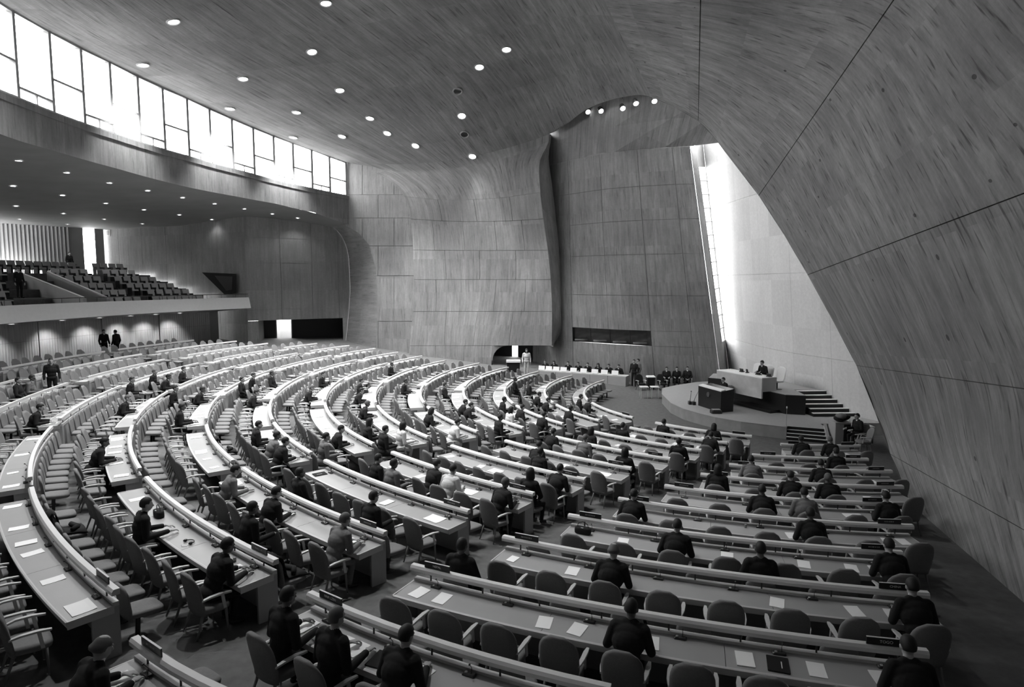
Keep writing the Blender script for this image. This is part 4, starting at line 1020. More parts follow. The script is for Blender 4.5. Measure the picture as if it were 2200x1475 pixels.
def figure(pose):
    pr = []
    lean = {'write': 26, 'sit': 8, 'back': -8, 'stand': 0}[pose]
    hip = Vector((0, -.01, .56)) if pose != 'stand' else Vector((0, 0, .95))
    Rm = Matrix.Rotation(R_(-lean), 3, 'X')
    def up(x, y, z): return hip + Rm @ Vector((x, y, z))
    pr += [ell(up(0, 0, .0), (.185, .14, .12), 'suit'), ell(up(0, .01, .14), (.165, .125, .14), 'suit'), ell(up(0, .0, .30), (.205, .145, .18), 'suit'), ell(up(0, -.01, .42), (.215, .12, .11), 'suit')]
    pr += [cap(up(-.165, -.01, .475), up(.165, -.01, .475), .076, .076, 'suit'), cap(up(-.06, -.01, .52), up(.06, -.01, .52), .06, .06, 'suit')]
    nk = up(0, .0, .54); nod = Matrix.Rotation(R_({'write': -14, 'sit': -4, 'back': 6, 'stand': 0}[pose]), 3, 'X')
    pr += [cap(up(0, -.005, .50), nk + Vector((0, .015, .035)), .062, .054, 'shirt'), cap(nk, nk + Vector((0, .02, .09)), .054, .052, 'skin')]
    hc = nk + Vector((0, .03, .145))
    def hp(x, y, z): return hc + nod @ Vector((x, y, z))
    pr += [ell(hp(0, -.005, .02), (.076, .097, .105), 'skin', nod), ell(hp(0, .025, -.05), (.058, .068, .07), 'skin', nod), ell(hp(0, .055, -.085), (.03, .03, .028), 'skin', nod)]
    pr += [cap(hp(0, .085, .015), hp(0, .112, -.028), .011, .017, 'skin'), cap(hp(-.022, .088, -.062), hp(.022, .088, -.062), .012, .012, 'skin'), cap(hp(-.04, .085, .025), hp(.04, .085, .025), .012, .012, 'skin')]
    for s_ in (-1, 1): pr += [ell(hp(.078 * s_, -.005, -.005), (.014, .026, .034), 'skin', nod)]
    for s_ in (-1, 1):
        sh = up(.185 * s_, -.01, .46)
        if pose == 'write': el, wr, hd = up(.27 * s_, .10, .24), Vector((.11 * s_, .52, .757)), (-.45 * s_, .9, -.05)
        elif pose == 'sit': el, wr, hd = up(.25 * s_, .04, .17), Vector((.16 * s_, .45, .757)), (-.3 * s_, .95, -.05)
        elif pose == 'back': el, wr, hd = up(.27 * s_, .03, .18), Vector((.10 * s_, .20, .615)), (-.8 * s_, .35, -.2)
        else: el, wr, hd = up(.25 * s_, -.03, .17), up(.26 * s_, .08, -.07), (0, .25, -1)
        pr += [cap(sh, el, .074, .06, 'suit'), cap(el, lerp(el, wr, .86), .06, .045, 'suit'), cap(lerp(el, wr, .84), lerp(el, wr, .93), .034, .031, 'shirt'), cap(lerp(el, wr, .9), wr, .027, .025, 'skin')]
        pr += hand(wr, hd, (0, .1, 1) if pose != 'stand' else (s_, 0, 0), -s_ if pose != 'stand' else -1)
        if pose == 'stand':
            pr += [cap(hip + Vector((.09 * s_, 0, -.02)), (.10 * s_, .02, .50), .095, .068, 'suit'), cap((.10 * s_, .02, .50), (.10 * s_, -.01, .10), .066, .05, 'suit'), cap((.10 * s_, -.02, .05), (.12 * s_, .17, .035), .045, .034, 'shoe')]
        else:
            pr += [cap(hip + Vector((.09 * s_, 0, -.02)), (.115 * s_, .355, .475), .09, .062, 'suit'), cap((.115 * s_, .355, .475), (.12 * s_, .31, .12), .062, .048, 'suit'), cap((.12 * s_, .30, .06), (.13 * s_, .46, .035), .044, .034, 'shoe')]
    return pr, hc, nod
TAGS = ['suit', 'skin', 'shirt', 'shoe']
def body_mesh(pose, voxel):
    pr, hc, nod = figure(pose); m = MB()
    for k in pr:
        if k[0] == 'c':
            p, q, r0, r1 = k[1:5]; ax = (q - p)
            if ax.length < 1e-4: continue
            ax.normalize(); pts, rad = [], []
            for an in (-75, -45, -15): pts.append(p + ax * r0 * math.sin(R_(an))); rad.append(r0 * math.cos(R_(an)))
            for an in (15, 45, 75): pts.append(q + ax * r1 * math.sin(R_(an))); rad.append(r1 * math.cos(R_(an)))
            m.tube(pts, rad, 10)
        else: m.ell(k[1], k[2], 14, 10, rot=k[3])
    tmp = m.build('tmp_figure', M_SUIT); md = tmp.modifiers.new('r', 'REMESH'); md.mode = 'VOXEL'; md.voxel_size = voxel; md.use_smooth_shade = True
    sm = tmp.modifiers.new('s', 'SMOOTH'); sm.iterations = 3; sm.factor = .5
    dg = bpy.context.evaluated_depsgraph_get(); me = bpy.data.meshes.new_from_object(tmp.evaluated_get(dg)); me.name = 'body_' + pose
    bpy.data.objects.remove(tmp)
    n = len(me.polygons); cen = np.empty(n * 3); me.polygons.foreach_get('center', cen); cen = cen.reshape(-1, 3)
    best = np.full(n, 9e9); idx = np.zeros(n, int)
    for k in pr:
        if k[0] == 'c':
            p, q = np.array(k[1]), np.array(k[2]); ab = q - p; t = np.clip(((cen - p) @ ab) / max(ab @ ab, 1e-9), 0, 1)
            dd = np.linalg.norm(cen - (p + t[:, None] * ab), axis=1) - (k[3] + (k[4] - k[3]) * t)
        else:
            c_ = cen - np.array(k[1]); 
            if k[3] is not None: c_ = c_ @ np.array(k[3])
            r = np.array(k[2]); ln = np.linalg.norm(c_ / r, axis=1); dd = (ln - 1) * r.min()
        ti = TAGS.index(k[5]); b = dd < best; best[b] = dd[b]; idx[b] = ti
    me.materials.clear()
    for mt in (M_SUIT, M_SKIN, M_SHIRT, M_BLK): me.materials.append(mt)
    me.polygons.foreach_set('material_index', idx.astype(np.int32)); me.polygons.foreach_set('use_smooth', [True] * n); me.update()
    return me, hc, nod
def hair_mesh(kind, hc, nod):
    m = MB(); n, k_ = 20, 12; rings = []
    rx, ry, rz = (.084, .106, .113) if kind == 'short' else (.098, .118, .12)
    for i in range(1, k_):
        th = math.pi * i / k_; r = []
        for j in range(n):
            a = 2 * math.pi * j / n; x, y, z = math.sin(th) * math.cos(a), math.sin(th) * math.sin(a), math.cos(th)
            low = .30 if y > .35 else (-.15 if abs(x) > .75 and y > -.2 else -.62)
            if kind == 'long': low = .30 if y > .45 else -1.0
            if kind == 'bald': low = .05 if y > .0 else -.45
            zz = max(z, low); q = Vector((rx * x, ry * y - .008, rz * zz + .02))
            if kind == 'long' and zz < -.2: q.z -= .09; q.x *= 1.1
            if kind == 'bald' and z > .25: q = Vector((q.x * .84, q.y * .84, .02 + (q.z - .02) * .84))
            if z < low: q.x *= .82; q.y *= .82
            r.append(hc + nod @ q)
        rings.append(r)
    return m.loft(rings).mesh('hair', M_HAIR, True)
BOD = {p: body_mesh(p, .011 if p != 'stand' else .014) for p in ('write', 'sit', 'back', 'stand')}
HAIRS = {(p, k): hair_mesh(k, BOD[p][1], BOD[p][2]) for p in BOD for k in ('short', 'long', 'bald')}
def add_person(mw, pose, suit, hair, hairmat, skin, label, group=None):
    o = bpy.data.objects.new('person', BOD[pose][0]); link(o); o.matrix_world = mw @ Matrix.Scale(1.05, 4); tag(o, label, 'person', group)
    for i, mt in enumerate((suit, skin)):
        o.material_slots[i].link = 'OBJECT'; o.material_slots[i].material = mt
    h = bpy.data.objects.new('hair', HAIRS[(pose, hair)]); link(h, o); h.material_slots[0].link = 'OBJECT'; h.material_slots[0].material = hairmat
    return o
SU = {'k': M_SUIT, 'g': M_SUITG, 'l': M_SUITL}; SUN = {'k': 'black suit', 'g': 'grey suit', 'l': 'pale jacket'}
# head pixel, pose, suit, hair
PEOPLE = [(200, 1412, 'write', 'k', 'bald'), (605, 1318, 'sit', 'k', 'short'), (738, 1370, 'sit', 'k', 'short'), (890, 1392, 'write', 'k', 'short'), (1345, 1337, 'write', 'k', 'short'), (2010, 1405, 'write', 'k', 'short'),
 (1975, 1297, 'write', 'k', 'short'), (1000, 1212, 'back', 'k', 'short'), (1505, 1148, 'write', 'k', 'short'), (1303, 1146, 'write', 'k', 'bald'), (1633, 1208, 'back', 'k', 'short'), (1942, 1192, 'write', 'k', 'short'),
 (1345, 1082, 'write', 'k', 'short'), (1702, 1112, 'write', 'k', 'short'), (1760, 1112, 'write', 'g', 'short'), (1700, 1072, 'write', 'k', 'short'), (1760, 1068, 'write', 'k', 'short'), (1925, 1078, 'write', 'k', 'short'),
 (1540, 1028, 'sit', 'k', 'long'), (1668, 1040, 'write', 'k', 'short'), (1603, 1000, 'write', 'g', 'short'), (1785, 1008, 'write', 'k', 'short'), (1710, 948, 'write', 'k', 'short'), (1760, 962, 'write', 'k', 'short'), (1806, 958, 'sit', 'k', 'short'),
 (482, 1185, 'write', 'k', 'short'), (302, 1113, 'sit', 'k', 'short'), (490, 1022, 'write', 'g', 'short'), (551, 1076, 'sit', 'k', 'short'), (592, 1096, 'write', 'k', 'short'), (746, 1141, 'write', 'g', 'short'), (650, 1003, 'back', 'k', 'short'), (812, 1062, 'sit', 'k', 'short'),
 (820, 975, 'sit', 'k', 'short'), (843, 998, 'sit', 'g', 'short'), (941, 1017, 'write', 'k', 'short'), (982, 1028, 'write', 'l', 'short'), (1069, 1047, 'write', 'k', 'short'), (1142, 1030, 'back', 'k', 'long'), (1196, 1020, 'write', 'k', 'short'), (1147, 975, 'sit', 'k', 'short'),
 (1162, 942, 'write', 'k', 'short'), (1190, 942, 'write', 'k', 'short'), (1280, 945, 'sit', 'k', 'long'), (1255, 930, 'sit', 'g', 'short'), (1520, 958, 'write', 'k', 'short'), (1453, 972, 'back', 'k', 'short'), (1362, 975, 'back', 'k', 'long'), (1419, 909, 'sit', 'k', 'short'), (1546, 926, 'write', 'k', 'long'), (1340, 925, 'back', 'k', 'short'),
 (275, 867, 'write', 'k', 'short'), (218, 957, 'write', 'k', 'short'), (538, 926, 'sit', 'k', 'short'), (601, 952, 'write', 'k', 'short'), (574, 957, 'write', 'g', 'short'), (798, 908, 'sit', 'k', 'long'), (827, 917, 'sit', 'k', 'short'), (773, 885, 'write', 'k', 'short'), (727, 937, 'write', 'k', 'short'), (703, 930, 'sit', 'g', 'short'),
 (916, 899, 'write', 'k', 'long'), (980, 876, 'write', 'k', 'short'), (997, 888, 'write', 'k', 'short'), (1077, 861, 'sit', 'k', 'short'), (1092, 876, 'sit', 'l', 'long'), (1117, 888, 'write', 'k', 'short'), (1080, 914, 'sit', 'k', 'short'), (1157, 856, 'write', 'k', 'short'), (1175, 873, 'write', 'k', 'short'), (1213, 891, 'write', 'k', 'short'), (1240, 838, 'back', 'k', 'short'), (1256, 867, 'write', 'k', 'short'),
 (1118, 827, 'back', 'k', 'short'), (1152, 829, 'sit', 'k', 'short'), (974, 829, 'back', 'k', 'short'), (861, 818, 'sit', 'k', 'short'), (776, 821, 'back', 'k', 'short'), (1165, 907, 'write', 'k', 'short'), (875, 927, 'sit', 'l', 'long'), (981, 922, 'write', 'l', 'short'),
 (380, 849, 'sit', 'k', 'short'), (439, 839, 'write', 'k', 'short'), (510, 809, 'back', 'k', 'short'), (538, 799, 'sit', 'k', 'short'), (592, 808, 'back', 'k', 'short'), (330, 799, 'sit', 'k', 'short'), (32, 822, 'back', 'k', 'short'), (64, 829, 'sit', 'g', 'short'), (72, 882, 'write', 'k', 'short'), (276, 815, 'sit', 'k', 'short'), (367, 822, 'write', 'k', 'short'), (548, 849, 'write', 'k', 'short'), (680, 842, 'write', 'k', 'short'), (385, 872, 'sit', 'k', 'short'), (735, 845, 'write', 'k', 'short'), (690, 800, 'sit', 'k', 'short'), (840, 790, 'back', 'k', 'short'), (400, 806, 'sit', 'k', 'short')]
used = set(); seen_lab = set()
HH = {'write': Vector((0, .16, 1.22)), 'sit': Vector((0, .0, 1.29)), 'back': Vector((0, -.13, 1.26))}
for i, (u, v, pose, su, hr) in enumerate(PEOPLE):
    best = None
    for j, s_ in enumerate(slots):
        if j in used: continue
        if abs(s_['px'][0] - u) > 140 or abs(s_['px'][1] - v) > 200: continue
        ho = (BOD[pose][1]); q = proj(s_['m'] @ ho)
        e = math.hypot(q[0] - u, q[1] - v)
        if pose == 'back' and s_['kind'] == 's': e *= .8
        if pose == 'write' and s_['kind'] == 's': e += 60
        if pose == 'back' and s_['kind'] == 'a' and s_['blk'] == 'R': e += 90
        if best is None or e < best[0]: best = (e, j)
    if best is None: continue
    used.add(best[1]); s_ = slots[best[1]]
    if s_['kind'] == 's' and pose == 'write': pose = 'sit'
    if s_['kind'] == 'a' and pose == 'back' and random.random() < .3: pose = 'sit'
    skin = M_SKIN2 if i % 3 == 1 else M_SKIN; hm = M_HAIRG if (i % 7 == 2 and hr == 'short') else M_HAIR
    if hr == 'bald': hm = M_HAIRG
    act = {'write': 'writing', 'sit': 'sitting upright', 'back': 'leaning back'}[pose]
    hn = {'short': 'grey-haired ' if hm is M_HAIRG else '', 'long': 'long-haired ', 'bald': 'balding '}[hr]
    lab = '%sperson in %s %s, %s row from dais, %s' % (hn, SUN[su], act, ORD[s_['row']], BLK[s_['blk']])
    s_['person'] = True
    if s_['kind'] == 's':        # the armchairs just ahead are nudged apart to leave room for the knees
        inv = s_['m'].inverted()
        for t_ in slots:
            if t_['kind'] == 'a' and 'o' in t_ and (t_['p'] - s_['p']).length < 1.4:
                l_ = inv @ t_['p']
                if .5 < l_.y < 1.35 and abs(l_.x) < .46:
                    dx = math.copysign(min(.46 - abs(l_.x), .1 if s_['blk'] == 'R' else .03), l_.x); t_['m'] = Matrix.Translation(s_['m'].to_3x3() @ Vector((dx, 0 if s_['blk'] == 'R' else .05, 0))) @ t_['m']; t_['o'].matrix_world = t_['m']
    if lab in seen_lab: lab = lab.replace('person in', 'another person in', 1)
    seen_lab.add(lab)
    add_person(s_['m'], pose, SU[su], hr, hm, skin, lab, 'delegates %s row %s' % (ORD[s_['row']], BLK[s_['blk']]))
# standing figures near the rear slat wall and at the passage
def stand_at(p, face, su, hr, label, sc_=1.0):
    f = Vector(face); f.z = 0
    return add_person(basis(p, (0, 0, 1), f), 'stand', SU[su], hr, M_HAIR, M_SKIN, label)
for (u, v, su, lab, face) in ((226, 772, 'k', 'person in black suit standing before the slatted rear wall', (1, -.6, 0)), (252, 772, 'k', 'second person in black suit standing by rear wall, facing the other', (-1, .2, 0)), (152, 836, 'k', 'person in black suit standing in rear aisle between desks', (.8, -1, 0))):
    pp_ = PF(u, v, 0)
    if 'rear aisle' in lab: pp_ = pol(33.3, 189.4); pp_.z = floor_z(pp_.x, pp_.y)
    stand_at(pp_, face, su, 'short', lab)
pp = PF(1131, 806, 0); stand_at(pp, (0, -1, 0), 'l', 'long', 'person in pale jacket standing at the low dark passage')

# ------------------------------------------------------------------ PAPERS, CONSOLES, NAMEPLATES
def on_desk(d, ang, q, rz=0.0):
    p = dpt(d, ang, q, .735 + (q + .56) * .0189 + .003); f = Vector((-math.cos(R_(ang)), -math.sin(R_(ang)), 0)); e_ = math.degrees(.15 / d.r)
    tx = dpt(d, ang + e_, q, 0) - dpt(d, ang - e_, q, 0); nz = tx.cross(-(f + Vector((0, 0, .0189)))).normalized()
    if nz.z < 0: nz = -nz
    f = Vector((f.x * math.cos(rz) - f.y * math.sin(rz), f.x * math.sin(rz) + f.y * math.cos(rz), 0)); return basis(p, nz, f)
def sheet(w, h, t, curl=0.0):
    m = MB(); n = 5; rings = []
    for k in range(n + 1):
        y = lerp(-h / 2, h / 2, k / n); z = curl * abs(2 * k / n - 1) ** 3 * (1 if k > n / 2 else .4)
        rings.append([Vector((-w / 2, y, z)), Vector((w / 2, y, z)), Vector((w / 2, y, z + t)), Vector((-w / 2, y, z + t))])
    return m.loft(rings)
SHEETS = [sheet(.21, .30, .002, .006).mesh('paper', M_PAPER), sheet(.22, .31, .012).mesh('paper', M_PAPER), sheet(.42, .30, .003, .01).mesh('paper', M_PAPER), sheet(.16, .22, .006).mesh('paper', M_PAPER)]
def add_sheet(d, ang, q, rz, k):
    o = bpy.data.objects.new('paper_sheet', SHEETS[k]); link(o); o.matrix_world = on_desk(d, ang, q, rz); o['dk'] = desks.index(d); o['an'] = ang
    return tag(o, 'white paper sheet on desk top, %s row from dais, %s' % (ORD[d.row], BLK[d.blk]), 'paper', 'papers %s row %s' % (ORD[d.row], BLK[d.blk]))
def ang_of(d, p): return math.degrees(math.atan2(p.y - d.c.y, p.x - d.c.x)) % 360
NEARP = [(685, 1330, 1), (735, 1340, 1), (800, 1358, 2), (940, 1415, 0), (905, 1243, 0), (968, 1273, 0), (1180, 1322, 0), (1245, 1343, 0), (1105, 1178, 3), (1240, 1214, 0), (1385, 1362, 2), (1598, 1400, 1), (1750, 1424, 0), (1905, 1440, 2), (1665, 1280, 0), (1827, 1296, 0), (1925, 1305, 2), (1720, 1198, 0), (1818, 1204, 0), (1885, 1210, 2), (1660, 1125, 2), (1890, 1145, 0), (1930, 1150, 0), (1345, 1152, 0), (1560, 1178, 1), (300, 1440, 1), (200, 0, 0),
 (38, 1080, 0), (45, 1133, 0), (62, 1165, 1), (78, 1186, 0), (122, 1243, 0), (175, 1305, 2), (290, 1050, 0), (305, 1070, 0), (525, 1215, 1), (535, 1030, 2), (775, 1155, 1), (860, 1070, 1), (960, 1103, 2), (635, 1100, 0)]
deskpos = [(d, [dpt(d, lerp(d.a0, d.a1, k / 12), -.33, .74) for k in range(13)]) for d in desks]
def desk_hit(u, v):
    best = None
    for d, pts_ in deskpos:
        for k, p in enumerate(pts_):
            q = proj(p)
            if q is None: continue
            e = math.hypot(q[0] - u, q[1] - v)
            if best is None or e < best[0]: best = (e, d)
    d = best[1]; p = PZ(u, v, floor_z(d.mid.x, d.mid.y) + .74); a = ang_of(d, p); q = d.r - math.hypot(p.x - d.c.x, p.y - d.c.y)
    return d, a, q
placed = []
for u, v, k in NEARP:
    if v < 10: continue
    d, a, q = desk_hit(u, v)
    if not (d.a0 < a < d.a1): continue
    q = min(max(q, -.37), -.33); a = min(max(a, d.a0 + math.degrees(.3 / d.r)), d.a1 - math.degrees(.3 / d.r)); add_sheet(d, a, q, random.uniform(-.2, .2) * (.4 if k == 2 else 1), k); placed.append((d, a))
rp = random.Random(5)
for d in desks:
    if d.dist < 13 or d.dist > 34: continue
    n = int(d.len / (.95 if d.blk in 'MLK' else 1.3))
    for k in range(n):
        a = lerp(d.a0, d.a1, (k + rp.uniform(.25, .75)) / n)
        if any(dd is d and abs(aa - a) * .01745 * d.r < .4 for dd, aa in placed): continue
        if rp.random() < .18: continue
        k_ = rp.choice((0, 0, 1, 2, 3)); a = min(max(a, d.a0 + math.degrees(.3 / d.r)), d.a1 - math.degrees(.3 / d.r)); add_sheet(d, a, rp.uniform(-.37, -.33), rp.uniform(-.22, .22) * (.4 if k_ == 2 else 1), k_)
CON_B = MB().cbox((0, 0, .012), (.17, .085, .024), .012).mesh('console_base', M_METAL); CON_S = MB().tube([(.03, 0, .02), (.03, .01, .09), (.03, -.03, .15)], [.006, .004, .004], 6).ell((.03, -.04, .16), (.012, .018, .012), 8, 6).mesh('microphone', M_METAL); CON_D = MB().tube([(-.04, 0, .024), (-.04, 0, .032)], [.02, .018], 10).mesh('earpiece_dial', M_RAIL)
for d in desks:
    if d.dist > 19: continue
    n = max(2, int(d.len / 1.05))
    for k in range(n):
        a = lerp(d.a0 + math.degrees(.45 / d.r), d.a1 - math.degrees(.45 / d.r), k / max(1, n - 1)); o = bpy.data.objects.new('microphone_console', None); link(o); o.empty_display_size = .05
        o.matrix_world = on_desk(d, a, -.085, 0); o['dk'] = desks.index(d); o['an'] = a; tag(o, 'small dark microphone console under rail, %s row from dais, %s' % (ORD[d.row], BLK[d.blk]), 'microphone', 'consoles %s row %s' % (ORD[d.row], BLK[d.blk]))
        for nm, me in (('console_base', CON_B), ('microphone', CON_S), ('earpiece_dial', CON_D)): link(bpy.data.objects.new(nm, me), o)
PL_B = MB().box((0, 0, .045), (.46, .02, .10)).mesh('plate', M_BLK); PL_E = MB().box((0, 0, .0975), (.46, .024, .006)).mesh('top_edge', M_RAIL)
def plate(d, ang, text=None, where='inner'):
    o = empty('name_plate', (0, 0, 0)); o.matrix_world = basis(dpt(d, ang, .0, .992), (0, 0, 1), Vector((-math.cos(R_(ang)), -math.sin(R_(ang)), 0)))
    tag(o, 'black name plate at rail\'s %s end, %s row from dais, %s' % ('aisle' if where == 'inner' else 'wall', ORD[d.row], BLK[d.blk]), 'sign', 'desk name plates')
    link(bpy.data.objects.new('plate', PL_B), o); link(bpy.data.objects.new('top_edge', PL_E), o)
    if text:
        cu = bpy.data.curves.new('lettering', 'FONT'); cu.body = text; cu.size = .052; cu.align_x = 'CENTER'; cu.align_y = 'CENTER'; cu.extrude = .0008
        t = bpy.data.objects.new('tmp', cu); COL.objects.link(t); dg = bpy.context.evaluated_depsgraph_get(); me = bpy.data.meshes.new_from_object(t.evaluated_get(dg)); bpy.data.objects.remove(t)
        me.materials.clear(); me.materials.append(M_STEP); l = bpy.data.objects.new('lettering', me); link(l, o); l.location = (0, -.0115, .047); l.rotation_euler = (math.pi / 2, 0, 0)
    elif d.dist < 24:
        m = MB(); x = -.1
        while x < .1: w = rp.uniform(.012, .024); m.box((x, -.0105, .047), (w, .002, .026)); x += w + .012
        m.build('lettering', M_FRAME, o)
for d in desks:
    m3 = math.degrees(.42 / d.r)
    if d.blk == 'R':
        plate(d, d.a0 + m3, {0: 'NNF LZEN', 1: 'NNF LZEN', 2: 'NEPAL'}.get(d.row) if d.row in (1, 2) else None)
        if d.row >= 2: plate(d, d.a1 - m3, {2: 'TOGO', 3: 'CHINA'}.get(d.row), 'outer')
    elif d.blk == 'M' and d.row > 0: plate(d, d.a1 - m3, None)
    elif d.blk == 'M': plate(d, d.a1 - m3, None)
    elif d.blk == 'L' and d.row in (9, 10): plate(d, d.a1 - m3, None)

# ------------------------------------------------------------------ DAIS
ZD, ZU = .55, 1.5
M_SKIRT = plain('dais skirting carpet', .24, .9, var=.2, scale=3)
dais = empty('dais', (12, 30, 0), 'broad curved grey carpeted dais with a low skirting, below pale wall', 'platform')
DAT = Vector((12, 30, 0))
fc = [PZ(u, v, 0) for u, v in ((1422, 866), (1441, 887), (1468, 900.5), (1502, 911), (1536, 920), (1591, 930.5), (1640, 937), (1689, 943))]
tl, tr = PZ(1692, 913, ZD), PZ(1768, 919, ZD); bl_, br_ = PZ(1689, 944, 0), PZ(1776, 952, 0)
back = [Vector((x, y, 0)) for x, y in ((16.8, 27.75), (16.1, 29.1), (15.35, 31.3), (14.85, 33.5), (14.62, 37), (14.35, 39.9), (13.4, 40.1), (11.8, 39.6), (10.2, 38.4), (9.0, 37.2))]
poly = [(p.x, p.y) for p in fc] + [(tl.x, tl.y), (tr.x, tr.y), (tr.x + .16, tr.y), (tr.x + .3, 27.6)] + [(p.x, p.y) for p in back]
MB().prism(poly, -.02, ZD - .02).build('skirting', M_SKIRT, dais, at=DAT)
cx_, cy_ = 12.5, 32
MB().prism([(x + (x - cx_) * .004, y + (y - cy_) * .004) for x, y in poly], ZD - .02, ZD).build('carpeted_top', M_STAGEC, dais, at=DAT)
# lower flight
fl = empty('stair_flight', (bl_ + br_) / 2, 'short flight of four black steps with white nosings onto the dais', 'stairs'); fa = fl.location
for k in range(4):
    z0, z1 = ZD * k / 4, ZD * (k + 1) / 4; t0 = k / 4
    a, b = lerp(bl_, Vector((tl.x, tl.y, 0)), t0), lerp(br_, Vector((tr.x, tr.y, 0)), t0); c, d_ = Vector((tr.x, tr.y, 0)), Vector((tl.x, tl.y, 0))
    base = [a, b, c, d_]
    st = MB().hexa([Vector((p.x, p.y, -.02 if k == 0 else z0)) for p in base] + [Vector((p.x, p.y, z1 - .015)) for p in base]).build('step', M_BLK, fl, at=fa)
    b2 = [a, b, lerp(b, c, .16), lerp(a, d_, .16)]
    MB().hexa([Vector((p.x, p.y - .01, z1 - .015)) for p in b2] + [Vector((p.x, p.y - .01, z1 + .012)) for p in b2]).build('nosing', M_STEP, st, at=fa)
e0, e1 = br_, Vector((tr.x, tr.y, 0))
MB().hexa([e0 + Vector((.02, 0, 0)), e0 + Vector((.14, 0, 0)), e1 + Vector((.14, 0, 0)), e1 + Vector((.02, 0, 0)), e0 + Vector((.02, 0, .2)), e0 + Vector((.14, 0, .2)), e1 + Vector((.14, 0, .75)), e1 + Vector((.02, 0, .75))]).build('stringer', M_EDGE, fl, at=fa)
# upper platform
FcR, FcL, RF = Vector((13.1, 29.7, 0)), Vector((11.0, 34.9, 0)), Vector((13.95, 29.45, 0))
up_poly = [(FcL.x, FcL.y), (FcR.x, FcR.y), (RF.x, RF.y), (14.1, 31.1), (15.3, 31.0), (14.85, 33.2), (14.6, 36.5), (11.9, 36.8)]
upf = empty('speaker_platform', FcR, 'raised black-fronted platform carrying the presiding desk', 'platform'); ua = upf.location
MB().prism(up_poly, ZD, ZU - .03).build('black_base', M_BLK, upf, at=ua); MB().prism(up_poly, ZU - .03, ZU).build('carpeted_top', M_STAGEC, upf, at=ua)
n1 = (FcL - FcR).normalized(); n2 = Vector((-n1.y, n1.x, 0))
if n2.x > 0: n2 = -n2
s0, s1 = FcR + n1 * .35 + n2 * .02, FcR + n1 * 3.6 + n2 * .02
MB().hexa([s0 + Vector((0, 0, ZD)), s1 + Vector((0, 0, ZD)), s1 + n2 * .55 + Vector((0, 0, ZD)), s0 + n2 * .55 + Vector((0, 0, ZD)), s0 + Vector((0, 0, ZD + .14)), s1 + Vector((0, 0, ZD + .14)), s1 + n2 * .55 + Vector((0, 0, ZD + .14)), s0 + n2 * .55 + Vector((0, 0, ZD + .14))]).build('foot_step', M_METAL, upf, at=ua)
sf2 = empty('stair_flight', (15, 29.2, ZD), 'flight of six black steps with white nosings against the pale wall', 'stairs'); sa_ = sf2.location
ys_ = [lerp(29.05, 30.75, k / 5.4) for k in range(6)] + [31.06]
def wx_(y, z): return 16.3 - (y - 29) * .341 - .084 * z + .01
for k in range(6):     # each step a block standing on the dais, running to the pale wall
    z1 = lerp(ZD, ZU, (k + 1) / 6); y, y2 = ys_[k], ys_[k + 1]; xl, xl2 = 13.98 + (y - 29.45) * .09, 13.98 + (y2 - 29.45) * .09
    if k < 2: xl = xl2 = 14.15
    q = [(xl, y), (wx_(y, z1), y + .1), (wx_(y2, z1), y2 + .02), (xl2, y2)]
    st = MB().hexa([(a_, b_, ZD) for a_, b_ in q] + [(a_, b_, z1 - .015) for a_, b_ in q]).build('step', M_BLK, sf2, at=sa_)
    q2 = [(xl, y - .01), (wx_(y, z1), y + .09), (wx_(y, z1) - .07, y + .26), (xl, y + .18)]
    MB().hexa([(a_, b_, z1 - .015) for a_, b_ in q2] + [(a_, b_, z1 + .01) for a_, b_ in q2]).build('nosing', M_STEP, st, at=sa_)
# presiding desk
D1, D0 = Vector((12.6, 30.5, 0)), Vector((11.35, 33.45, 0)); dn = (D0 - D1).normalized(); di = Vector((dn.y, -dn.x, 0))
if di.x < 0: di = -di
pd_ = empty('presiding_desk', D1 + Vector((0, 0, ZU)), 'tall presiding desk with mottled stone front on black platform', 'desk'); pa_ = pd_.location
def slab(a, b, t, z0, z1): return [a + Vector((0, 0, z0)), b + Vector((0, 0, z0)), b + t + Vector((0, 0, z0)), a + t + Vector((0, 0, z0)), a + Vector((0, 0, z1)), b + Vector((0, 0, z1)), b + t + Vector((0, 0, z1)), a + t + Vector((0, 0, z1))]
o_ = -di * .45
MB().hexa(slab(D1 + o_, D0 + o_, di * .08, 1.17, 2.16)).build('stone_front', M_MARBLE, pd_, at=pa_)
MB().hexa(slab(D1 + o_ + di * .08, D1 + di * .5, dn * .06, ZU, 2.16)).build('side_panel', M_PAN, pd_, at=pa_)
MB().hexa(slab(D0 + o_ + di * .08, D0 + di * .5, -dn * .06, ZU, 2.16)).build('side_panel', M_PAN, pd_, at=pa_)
MB().hexa(slab(D1 + o_, D0 + o_, di * .95, 2.16, 2.2)).build('worktop', M_WHITE, pd_, at=pa_)
for k, f in enumerate((.12, .36, .62)):
    p = lerp(D1, D0, f) + di * .93; o = empty('presiding_chair', p + Vector((0, 0, ZU)), 'tall white chair behind the presiding desk, %s from stairs' % ('first', 'second', 'third')[k], 'chair', 'white presiding chairs')
    o.matrix_world = basis(p + Vector((0, 0, ZU)), (0, 0, 1), -di)
    cushion(.56, .5, .36, .46, 0).build('seat', M_WHITE, o, True); shell_back(.56, .45, 1.12, .1, .08, .8, .02, y0=-.22).build('backrest', M_WHITE, o, True)
    MB().tube([(0, 0, 0), (0, 0, .02), (0, 0, .04), (0, 0, .37)], [.25, .24, .04, .04], 12).build('pedestal', M_METAL, o)
p = lerp(D1, D0, .36) + di * .93; add_person(basis(p + Vector((0, 0, ZU)), (0, 0, 1), -di), 'write', M_SUIT, 'short', M_HAIR, M_SKIN, 'person in black suit seated at the presiding desk')
